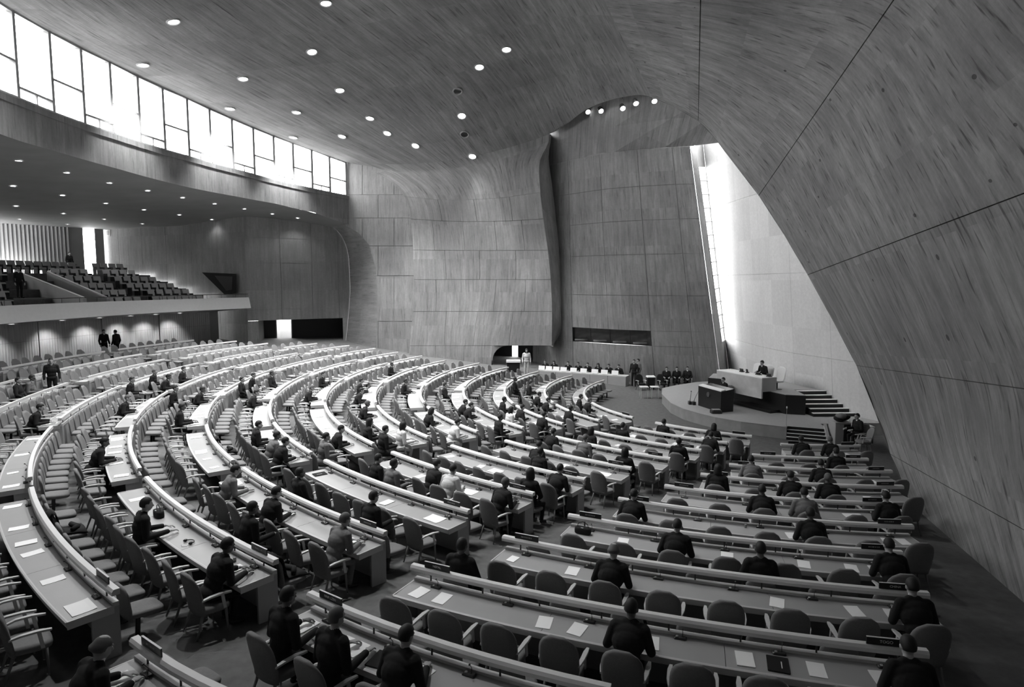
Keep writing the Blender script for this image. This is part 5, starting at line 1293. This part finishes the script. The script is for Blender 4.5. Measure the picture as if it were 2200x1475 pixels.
for k, (f, w, h) in enumerate(((.06, .26, .12), (.28, .30, .09), (.52, .12, .16), (.64, .24, .14))):
    p = lerp(D1, D0, f) + di * .2; o = empty('desk_monitor', p + Vector((0, 0, 2.2)), 'dark console on the presiding desk, %s from the stairs' % ('first', 'second', 'third', 'fourth')[k], 'console', 'presiding desk consoles'); o.matrix_world = basis(p + Vector((0, 0, 2.2)), (0, 0, 1), -di)
    MB().cbox((0, 0, .02), (w, .18, .04), .01).build('base', M_BLK, o); MB().box((0, .03, .04 + h / 2), (w, .03, h), rot=Matrix.Rotation(R_(-15), 3, 'X')).build('screen', M_BLK, o)
for k, f in enumerate((.8, .9, .165)):
    p = lerp(D1, D0, f) + di * .3; o = bpy.data.objects.new('paper_sheet', SHEETS[1]); link(o); o.matrix_world = basis(p + Vector((0, 0, 2.2)), (0, 0, 1), -di); tag(o, 'white paper on presiding desk, %s' % ('beside the third console', 'at the end by the black screen', 'between first two consoles')[k], 'paper')
# podium
A, B, C_ = PZ(1500, 870.5, ZD), PZ(1548, 886, ZD), PZ(1575, 883.5, ZD); D_ = A + (C_ - B)
pod = empty('speaker_podium', (A + C_) / 2, 'black speaker podium with pale round emblem on its front', 'podium'); pa_ = pod.location
up_ = Vector((0, 0, 1)); cen = (A + B + C_ + D_) / 4
MB().loft([[A, B, C_, D_], [p + (p - cen) * .02 + up_ * (1.02 if i in (0, 1) else 1.12) for i, p in enumerate((A, B, C_, D_))]]).build('body', M_BLK, pod, at=pa_)
fa_ = [A + up_ * 1.02, B + up_ * 1.02]; bk2 = [lerp(A, D_, .35) + up_ * 1.06, lerp(B, C_, .35) + up_ * 1.06]
MB().hexa([fa_[0], fa_[1], bk2[1], bk2[0], fa_[0] + up_ * .05, fa_[1] + up_ * .05, bk2[1] + up_ * .05, bk2[0] + up_ * .05]).build('reading_ledge', M_WHITE, pod, at=pa_)
fx = (B - A).normalized(); fn = fx.cross(up_).normalized()
if fn.y > 0: fn = -fn
ec = lerp(A, B, .46) + up_ * .72 + fn * .03
em = MB(); nn_ = 24
ring = lambda r, o: [ec + fn * o + (fx * math.cos(2 * math.pi * k / nn_) + up_ * math.sin(2 * math.pi * k / nn_)) * r for k in range(nn_)]
em.loft([ring(.125, -.02), ring(.125, .012), ring(.105, .018), ring(.105, .004)])
for k in range(6):
    an = math.pi * k / 3; q = fx * math.cos(an) + up_ * math.sin(an); em.tube([ec + fn * .01, ec + fn * .01 + q * .105], .008, 4)
em.loft([ring(.05, 0), ring(.05, .016)]); em.build('emblem', M_CARPET, pod, at=pa_)
bd = (cen - (A + B) / 2); bd.z = 0; bd.normalize()
p = (D_ + C_) / 2 + bd * .65 + fx * -.64
m_ = basis(p, (0, 0, 1), -bd); add_person(m_, 'sit', M_SUIT, 'short', M_HAIR, M_SKIN, 'person in black suit speaking behind the black podium')
o = bpy.data.objects.new('armchair', None); link(o); o.matrix_world = m_; tag(o, 'grey armchair behind the black podium', 'chair')
chair_part(PROTO['seat'], o, 'seat'); chair_part(PROTO['backrest'], o, 'backrest')
for sx in (-1, 1):
    chair_part(PROTO['arm%d' % sx], o, 'armrest')
    for sy in (-1, 1): chair_part(PROTO['leg%d%d' % (sx, sy)], o, 'leg')
b0, b1 = P(1522, 811, 33.3), P(1551, 817, 32.85); scn = empty('backing_screen', Vector((b0.x, b0.y, ZD)), 'black upright screen behind the podium', 'screen')
q = [Vector((b0.x, b0.y, ZD)), Vector((b1.x, b1.y, ZD)), Vector((b1.x, b1.y + .06, ZD)), Vector((b0.x, b0.y + .06, ZD))]
MB().hexa(q + [Vector((p.x, p.y, z)) for p, z in zip(q, (b0.z, b0.z, b0.z, b0.z))]).build('board', M_BLK, scn, at=scn.location)
for e in (q[0], q[1]): MB().box(e + Vector((0, .1, .03)), (.08, .5, .06)).build('foot', M_BLK, scn, at=scn.location)
for (u, v, tu, tv, lab) in ((1482, 868, 1485, 840, 'slim short microphone stand on dark base by the podium'), (1491, 869, 1507, 826, 'tall leaning microphone stand on dark base by the podium')):
    p = PZ(u, v, ZD); t = P(tu, tv, p.y); o = empty('microphone_stand', p, lab, 'microphone')
    MB().cbox((0, 0, .09), (.15, .26, .18), .03).build('base', M_BLK, o); MB().tube([(0, 0, .18), (.02, 0, .3), t - p], [.03, .02, .012], 6).build('boom', M_FRAME, o)
    MB().ell(t - p, (.03, .05, .03), 8, 6).build('microphone', M_BLK, o)
p = PZ(1538, 887, ZD); o = empty('floor_monitor', p, 'low dark floor box in front of podium corner', 'box'); MB().cbox((0, 0, .09), (.5, .4, .18), .05).build('case', M_METAL, o); MB().box((0, -.02, .185), (.38, .28, .012)).build('grille', M_FRAME, o)
p = PZ(1689, 915, ZD); o = empty('microphone_stand', p, 'thin white-tipped microphone stand beside the lower steps', 'microphone'); MB().tube([(0, 0, 0), (0, 0, .02)], .09, 10).build('base', M_FRAME, o); MB().tube([(0, 0, .02), (0, 0, .78)], .011, 6).build('pole', M_FRAME, o); MB().ell((0, 0, .83), (.03, .03, .06), 8, 6).build('microphone', M_WHITE, o)
# cabinet with dark coats, side table and attendants by the leaning wall
p = Vector((14.0, 26.05, 0)); cab = empty('equipment_cabinet', p, 'grey cabinet heaped with dark coats beside the lower steps', 'cabinet')
MB().cbox((0, .35, .45), (.68, .62, .9), .02).build('body', M_PAN, cab); MB().box((.16, .04, .45), (.28, .012, .8)).build('door', M_BLK, cab); MB().cbox((0, .35, .915), (.72, .66, .03), .01).build('top', M_PAN, cab)
coat = empty('coat_heap', p + Vector((0, .35, .93)), 'heap of dark coats on the grey cabinet', 'coats'); rc = random.Random(4)
for k in range(6): MB().ell((rc.uniform(-.14, .16), rc.uniform(-.12, .12), .09 + .03 * k), (rc.uniform(.2, .32), rc.uniform(.18, .25), rc.uniform(.09, .14)), 12, 8, rot=Matrix.Rotation(rc.uniform(0, 3), 3, 'Z')).build('coat', M_BLK2 if k < 5 else M_SUITG, coat, True)
p = Vector((14.92, 26.0, 0)); tb = empty('side_table', p, 'pale side table behind the coat cabinet', 'table'); MB().cbox((0, .5, .72), (.95, .66, .04), .02).build('top', M_WHITE, tb)
for x in (-.42, .42):
    for y in (.24, .76): MB().tube([(x, y, 0), (x, y, .7)], .025, 6).build('leg', M_METAL, tb)
def armch(p, f, label, mats=None):
    o = bpy.data.objects.new('armchair', None); link(o); o.matrix_world = basis(p, (0, 0, 1), f); tag(o, label, 'chair')
    for nm, k in (('seat', 'seat'), ('backrest', 'backrest'), ('armrest', 'arm-1'), ('armrest', 'arm1'), ('leg', 'leg-1-1'), ('leg', 'leg-11'), ('leg', 'leg1-1'), ('leg', 'leg11')):
        c = chair_part(PROTO[k], o, nm)
        if mats and nm in ('seat', 'backrest'): c.material_slots[0].link = 'OBJECT'; c.material_slots[0].material = mats
    return o
p = Vector((14.6, 27.12, 0)); armch(p, (-.3, -1, 0), 'pale armchair behind the side table', M_WHITE)
p = Vector((14.38, 25.62, 0)); armch(p, (-1, -.2, 0), 'grey armchair under the leaning wall with an attendant'); add_person(basis(p, (0, 0, 1), (-1, -.2, 0)), 'sit', M_SUIT, 'short', M_HAIR, M_SKIN, 'attendant in black suit seated under the leaning wall')
p = Vector((14.2, 24.93, 0)); armch(p, (-1, .1, 0), 'empty armchair tight against the leaning wall')
# ------------------------------------------------------------------ press counter along the stage wall
K1, K0 = Vector((7.45, 40.7, 0)), Vector((1.9, 43.6, 0)); kn = (K0 - K1).normalized(); ki = Vector((-kn.y, kn.x, 0))
if ki.y < 0: ki = -ki
pc = empty('press_counter', K1, 'long pale press counter along the dark stage wall', 'counter'); ka = pc.location
for k in range(5):
    a, b = lerp(K1, K0, k / 5 + .002), lerp(K1, K0, (k + 1) / 5 - .002); MB().hexa(slab(a, b, ki * .04, .06, .70)).build('front_panel', M_PAN, pc, at=ka)
MB().hexa(slab(K1, K0, ki * .75, .70, .745)).build('worktop', M_EDGE, pc, at=ka); MB().hexa(slab(K1 + ki * .04, K1 + ki * .72, kn * .04, .06, .70)).build('end_panel', M_PAN, pc, at=ka)
MB().hexa(slab(K1 + ki * .06 + kn * .05, K0 + ki * .06, ki * .4, 0, .06)).build('plinth', M_BLK, pc, at=ka)
OR = ['first', 'second', 'third', 'fourth', 'fifth', 'sixth', 'seventh', 'eighth', 'ninth', 'tenth', 'eleventh', 'twelfth', 'thirteenth', 'fourteenth', 'fifteenth', 'sixteenth', 'seventeenth', 'eighteenth', 'nineteenth', 'twentieth', 'twenty-first', 'twenty-second', 'twenty-third', 'twenty-fourth']
for k, u in enumerate((1320, 1296, 1277, 1252, 1231, 1209, 1193, 1178, 1161)):
    best = min(np.linspace(0.02, .99, 100), key=lambda t: abs(proj(lerp(K1, K0, t) + Vector((0, 0, 1)))[0] - u)); p = lerp(K1, K0, best) + ki * .15 + Vector((0, 0, .745))
    o = empty('place_card', p, 'white upright card on press counter, %s from its dais end' % OR[k], 'sign', 'press counter cards'); o.matrix_world = basis(p, (0, 0, 1), ki)
    MB().box((0, 0, .17), (.46, .02, .3), rot=Matrix.Rotation(R_(-12), 3, 'X')).build('board', M_WHITE, o); MB().box((0, .06, .01), (.3, .14, .02)).build('foot', M_FRAME, o)
for k, (u, hr) in enumerate(((1164, 'short'), (1191, 'long'), (1221, 'short'), (1243, 'short'), (1264, 'short'), (1287, 'long'), (1308, 'short'), (1330, 'short'))):
    best = min(np.linspace(0.0, 1, 100), key=lambda t: abs(proj(lerp(K1, K0, t) + ki * 1.1 + Vector((0, 0, 1)))[0] - u)); p = lerp(K1, K0, best) + ki * 1.24
    m_ = basis(p, (0, 0, 1), -ki); add_person(m_, 'write', M_SUIT, hr, M_HAIR, M_SKIN, 'person in black suit at press counter, %s from passage end' % OR[k]); o = bpy.data.objects.new('side_chair', SIDE_ME); link(o); o.matrix_world = m_; tag(o, 'chair behind press counter, %s from passage end' % OR[k], 'chair', 'press counter chairs')
p = lerp(K1, K0, -.04) + ki * .45 - kn * .15; stand_at(p, (-.7, -1, 0), 'k', 'short', 'person in black suit standing at dais end of press counter')
p = lerp(K1, K0, -.09) + ki * .9; stand_at(p, (-1, -.3, 0), 'g', 'short', 'person in grey suit standing behind dais end of press counter')
# low tables and equipment between counter and dais
for (u, v, lab) in ((1385, 856, 'small pale low table nearest the press counter'), (1408, 856, 'small pale low table nearest the dais edge')):
    p = PZ(u, v, 0); o = empty('low_table', p, lab, 'table'); MB().cbox((0, .25, .68), (.5, .5, .035), .02).build('top', M_RAIL, o)
    for x in (-.2, .2):
        for y in (.05, .45): MB().tube([(x, y, 0), (x, y, .665)], .02, 6).build('leg', M_WOOD, o)
for (u, v, lab) in ((1377, 838, 'dark armchair beside low tables, with pale case'), (1423, 838, 'dark armchair between low tables and dais')): armch(PZ(u, v, 0), (.3, -1, 0), lab, M_BLK2)
p = PZ(1400, 838, 0); o = empty('projector_case', p + Vector((0, .15, 0)), 'pale topped dark equipment trolley behind low tables', 'trolley'); MB().cbox((0, .2, .45), (.5, .45, .7), .03).build('body', M_BLK2, o); MB().cbox((0, .2, .84), (.54, .5, .08), .03).build('lid', M_WHITE, o)
for x in (-.2, .2): MB().tube([(x, .2, 0), (x, .2, .12)], .05, 8).build('caster', M_METAL, o)
for (u, v, su, pose, lab) in ((1431, 834, 'k', 'sit', 'person in black suit seated by stage wall, nearest low tables'), (1453, 834, 'k', 'sit', 'person in black suit seated by stage wall between two others'), (1476, 834, 'k', 'back', 'person in black suit leaning back by stage wall, nearest dais')):
    p = PZ(u, v, 0); armch(p, (-.2, -1, 0), lab.replace('person in black suit', 'black armchair of person'), M_BLK2); add_person(basis(p, (0, 0, 1), (-.2, -1, 0)), pose, SU[su], 'short', M_HAIR, M_SKIN, lab)
# pale desk in the passage mouth
p = PF(1103, 800, 0); o = empty('reception_desk', p, 'small white-topped desk in the mouth of low passage', 'desk'); MB().cbox((0, .3, .78), (1.0, .5, .16), .02).build('top', M_WHITE, o); MB().cbox((0, .3, .35), (.9, .4, .7), .02).build('body', M_BLK2, o)
# ------------------------------------------------------------------ BALCONY SEATS
TS_B = MB().hexa([(-.26, -.2, .38), (.26, -.2, .38), (.26, -.14, .38), (-.26, -.14, .38), (-.27, -.34, .92), (.27, -.34, .92), (.27, -.28, .92), (-.27, -.28, .92)])
TS_S = MB().cbox((0, .04, .41), (.5, .44, .1), .03); TS_L = MB().box((-.27, 0, .3), (.03, .4, .6)).box((.27, 0, .3), (.03, .4, .6))
M_TSEAT = plain('theatre seat cloth', .40, .85, var=.15, scale=15)
TS_ME = merged([(TS_B, 0), (TS_S, 0), (TS_L, 1)], None).mesh('theatre_seat', [M_TSEAT, M_METAL])
BROWS = [(38.7, 5.0, [(-60, 34), (231, 309), (331, 440)]), (41.0, 5.45, [(-60, 22), (205, 276), (319, 412)]), (43.0, 5.9, [(-60, 14), (178, 249), (276, 379)]), (45.1, 6.4, [(-60, 8), (145, 224), (250, 342)]), (47.3, 6.95, [(-60, 14), (114, 197), (225, 297)]), (49.8, 7.5, [(-60, 170), (203, 272)])]
RN = ['front', 'second', 'third', 'fourth', 'fifth', 'top']; BN = ['beyond the sloping parapets', 'beside the sloping parapet', 'beside the dark side wall']
for ri, (r, z, rng) in enumerate(BROWS):
    for bi, (u0, u1) in enumerate(rng):
        a0, a1 = phi_of(PR(u0, 600, r)), phi_of(PR(u1, 600, r)); n = max(1, int(abs(a1 - a0) * .01745 * r / .62)); bn = BN[bi + (1 if ri == 5 else 0)]
        for k in range(n):
            ph = lerp(a0, a1, (k + .5) / n); p = rwall_xy(r, ph) + Vector((0, 0, z)); o = bpy.data.objects.new('theatre_seat', TS_ME); link(o); o.matrix_world = basis(p, (0, 0, 1), Vector((-math.cos(R_(ph)), -math.sin(R_(ph)), 0)))
            tag(o, 'pale balcony seat, %s from side-wall end, %s row, block %s' % (OR[min(n - 1 - k, 23)], RN[ri], bn), 'seat', 'balcony seats %s row %s' % (RN[ri], bn))
for k, u in enumerate(range(-10, 118, 21)):
    p = PR(u, 600, 52.3); p.z = 7.5; armch(p, (CX - p.x, CY - p.y, 0), 'dark armchair before the balcony curtain, %s from the side window' % OR[6 - k] if k < 7 else 'x', M_BLK2)
p = PR(150, 600, 52.0); p.z = 7.5; o = empty('balcony_table', p, 'small dark table at the back of balcony beside window', 'table'); MB().cbox((0, 0, .8), (.9, .6, .05), .02).build('top', M_METAL, o)
for x in (-.38, .38):
    for y in (-.22, .22): MB().tube([(x, y, 0), (x, y, .78)], .025, 6).build('leg', M_METAL, o)
p2 = PR(152, 600, 52.8); p2.z = 7.5; stand_at(p2, (CX - p.x, CY - p.y, 0), 'k', 'short', 'person in black suit standing at the small balcony table')
p3 = PR(43, 640, 43.2); p3.z = 5.9; stand_at(p3, (1, -.4, 0), 'k', 'short', 'person in black suit on balcony between seats and parapet')
for k, ((u0, v0, r0), (u1, v1, r1)) in enumerate((((30, 582, 48.5), (178, 641, 37.6)), ((100, 584, 47.5), (229, 641, 37.6)))):
    a, b = PR(u0, v0, r0), PR(u1, v1, r1); par = empty('stair_parapet', b, 'sloping concrete parapet of balcony stair, %s side wall' % ('far from' if k == 0 else 'toward'), 'parapet'); at_ = par.location
    w_ = Vector((.14, .1, 0)); MB().hexa([a - Vector((0, 0, 1.1)), b - Vector((0, 0, .9)), b - Vector((0, 0, .9)) + w_, a - Vector((0, 0, 1.1)) + w_, a, b, b + w_, a + w_]).build('parapet_slab', M_PAN, par, at=at_)
    MB().tube([a + Vector((.05, .04, .05)), b + Vector((.05, .04, .05))], .045, 6).build('hand_rail', M_RAIL, par, at=at_)
# loudspeaker hood and grille on the side wall
def sidep(u, v, off=0.0): return planeP(u, v, W0, W1) + Vector((.36, -.93, 0)) * off
q = [(435, 585), (507, 588), (506, 630), (484, 633)]
ls = empty('loudspeaker_hood', sidep(470, 610), 'dark angular loudspeaker hood on the balcony side wall', 'loudspeaker'); MB().loft([[sidep(u, v, .01) for u, v in q], [sidep(u, v, .5) for u, v in q]]).build('hood', M_BLK2, ls, at=ls.location); MB().loft([[sidep(u, v, .5) for u, v in ((462, 592), (500, 594), (499, 622), (487, 624))], [sidep(u, v, .53) for u, v in ((462, 592), (500, 594), (499, 622), (487, 624))]]).build('grille', M_BLK, ls, at=ls.location)
gr = empty('wall_grille', sidep(231, 500), 'small square grille high on the balcony side wall', 'grille'); MB().loft([[sidep(u, v, .01) for u, v in ((225, 494), (237, 494), (237, 507), (225, 507))], [sidep(u, v, .06) for u, v in ((225, 494), (237, 494), (237, 507), (225, 507))]]).build('frame', M_PAN, gr, at=gr.location); MB().loft([[sidep(u, v, .06) for u, v in ((227, 496), (235, 496), (235, 505), (227, 505))], [sidep(u, v, .07) for u, v in ((227, 496), (235, 496), (235, 505), (227, 505))]]).build('mesh_face', M_SIDE, gr, at=gr.location)

# ------------------------------------------------------------------ belongings left on desks and chairs
def thing_on(u, v, name, label, cat, builder):
    d, a, q = desk_hit(u, v); a = min(max(a, d.a0 + math.degrees(.35 / d.r)), d.a1 - math.degrees(.35 / d.r)); q = -.17 if name == 'water_glass' else (-.27 if name == 'handbag' else -.34)
    tk = [x['an'] for x in COL.objects if 'dk' in x and x['dk'] == desks.index(d) and x.name.startswith('paper')] + [x['ang'] for x in slots if x.get('person') and x['kind'] == 'a' and (x['blk'], x['row']) == (d.blk, d.row)]
    if name == 'water_glass':
        for k in range(0, 24):
            a2 = a + math.degrees(.06 * ((k + 1) // 2) * (1 if k % 2 else -1) / d.r)
            if d.a0 + .5 < a2 < d.a1 - .5 and all(abs(t_ - a2) * .01745 * d.r > .27 for t_ in tk): a = a2; break
    o = empty(name, (0, 0, 0), label, cat); o.matrix_world = on_desk(d, a, q, random.uniform(-.15, .15)); builder(o); return o
def bag(o):
    cushion(.34, .16, .0, .13, 0, 16, 3.5).build('bag_body', M_BLK2, o, True); MB().tube([(-.12, 0, .11), (-.1, 0, .2), (0, 0, .24), (.1, 0, .2), (.12, 0, .11)], .008, 6).build('strap', M_BLK2, o)
    MB().box((0, -.05, .132), (.05, .02, .008)).build('clasp', M_RAIL, o)
def headset(o):
    MB().tube([(.1 * math.cos(t), .09 * math.sin(t), .02) for t in np.linspace(0, math.pi, 12)], .009, 6).build('headband', M_BLK, o)
    for x in (-.1, .1): MB().ell((x, -.01, .025), (.03, .04, .025), 10, 8).build('ear_cup', M_BLK, o, True)
    MB().tube([(.1, -.03, .02), (.14, -.1, .006), (.08, -.16, .006), (0, -.13, .006)], .003, 4).build('cord', M_BLK, o)
def folder(o):
    MB().cbox((0, 0, .008), (.26, .33, .016), .004).build('cover', M_BLK2, o); MB().box((.04, -.02, .018), (.012, .14, .006)).build('pen', M_RAIL, o)
def glass_(o):
    m = MB(); n = 14; prof = [(.028, .0), (.034, .11), (.031, .11), (.026, .006)]
    m.loft([[Vector((r * math.cos(2 * math.pi * k / n), r * math.sin(2 * math.pi * k / n), z)) for k in range(n)] for r, z in prof]); m.build('tumbler', M_GLASS, o, True)
    MB().tube([(0, 0, .008), (0, 0, .075)], .025, 12).build('water', M_FRAME, o)
thing_on(362, 1104, 'handbag', 'open black handbag on the tenth-row desk', 'bag', bag); thing_on(336, 1085, 'headset', 'dark headset with cord beside the black handbag', 'headphones', headset)
thing_on(425, 1160, 'headset', 'dark headset lying past the black handbag toward the aisle', 'headphones', headset); thing_on(1668, 1412, 'folder', 'black folder with pale pen next to papers on ninth-row desk', 'folder', folder)
thing_on(862, 1385, 'folder', 'black folder among papers on the tenth-row desk beside leaning wall block', 'folder', folder); thing_on(715, 1003, 'folder', 'black folder at the aisle end of eighth-row desk', 'folder', folder)
thing_on(1225, 1142, 'handbag', 'dark bag at the aisle end of seventh-row desk in wall block', 'bag', bag)
for k, (u, v) in enumerate(((548, 1212), (806, 1152), (990, 1092), (1130, 1054), (1600, 1128), (1736, 1130))): thing_on(u, v, 'water_glass', 'clear water glass near a microphone, %s' % ('tenth row second block', 'ninth row second block', 'eighth row second block', 'seventh row second block', 'writing desk of sixth row', 'beside paired delegates')[k], 'glass', glass_)
def coat_on(u, v, lab):
    s_ = min((x for x in slots if x['kind'] == 's'), key=lambda x: math.hypot(x['px'][0] - u, x['px'][1] - v)); o = empty('draped_coat', (0, 0, 0), lab, 'coat'); o.matrix_world = s_['m']
    m = MB(); rings = []
    for k in range(9):
        t = k / 8; y = [-.295, -.325, -.365, -.31, -.235, -.175, -.08, .12, .25][k]; z = [.45, .65, .86, .935, .88, .63, .515, .512, .505][k]; w = .22 + .05 * math.sin(k * 1.7)
        rings.append([Vector((-w, y, z)), Vector((-w * .4, y, z + .02)), Vector((w * .4, y, z + .025)), Vector((w, y, z)), Vector((w, y + .015, z - .025)), Vector((-w, y + .015, z - .025))])
    m.loft(rings).build('coat', M_BLK2, o, True); MB().tube([(-.2, .05, .565), (.02, .12, .57), (.16, .02, .56)], [.05, .055, .04], 8).build('sleeve', M_BLK2, o, True)
coat_on(142, 1120, 'black coat over an armless chair in front of eleventh-row desk, second block'); coat_on(484, 962, 'black coat over an armless chair in front of ninth-row desk, third block'); coat_on(645, 1165, 'black coat over an armless chair in front of tenth-row desk, second block')

# ------------------------------------------------------------------ labels that single out each look-alike: counted from the leaning-wall end of each desk
byk = {}
for s_ in slots:
    if 'o' in s_: byk.setdefault((s_['kind'], s_['blk'], s_['row']), []).append(s_)
for (kind, blk, row), L in byk.items():
    L.sort(key=lambda s_: -s_['ang'])
    for k, s_ in enumerate(L):
        s_['o']['label'] = '%s, %s from wall end, %s row from dais, %s' % ('grey armchair' if kind == 'a' else 'armless chair', OR[min(k, 14)], ORD[row], BLK[blk])
for nm, head in (('paper_sheet', 'white paper'), ('microphone_console', 'dark console')):
    by2 = {}
    for o in list(COL.objects):
        if o.name.split('.')[0] == nm and 'dk' in o: by2.setdefault(o['dk'], []).append(o)
    for L in by2.values():
        L.sort(key=lambda o: -o['an'])
        for k, o in enumerate(L):
            d = desks[o['dk']]; o['label'] = '%s, %s from wall end, %s row from dais, %s' % (head, OR[min(k, 14)], ORD[d.row], BLK[d.blk]); 
for o in COL.objects:
    for k in ('dk', 'an'):
        if k in o: del o[k]
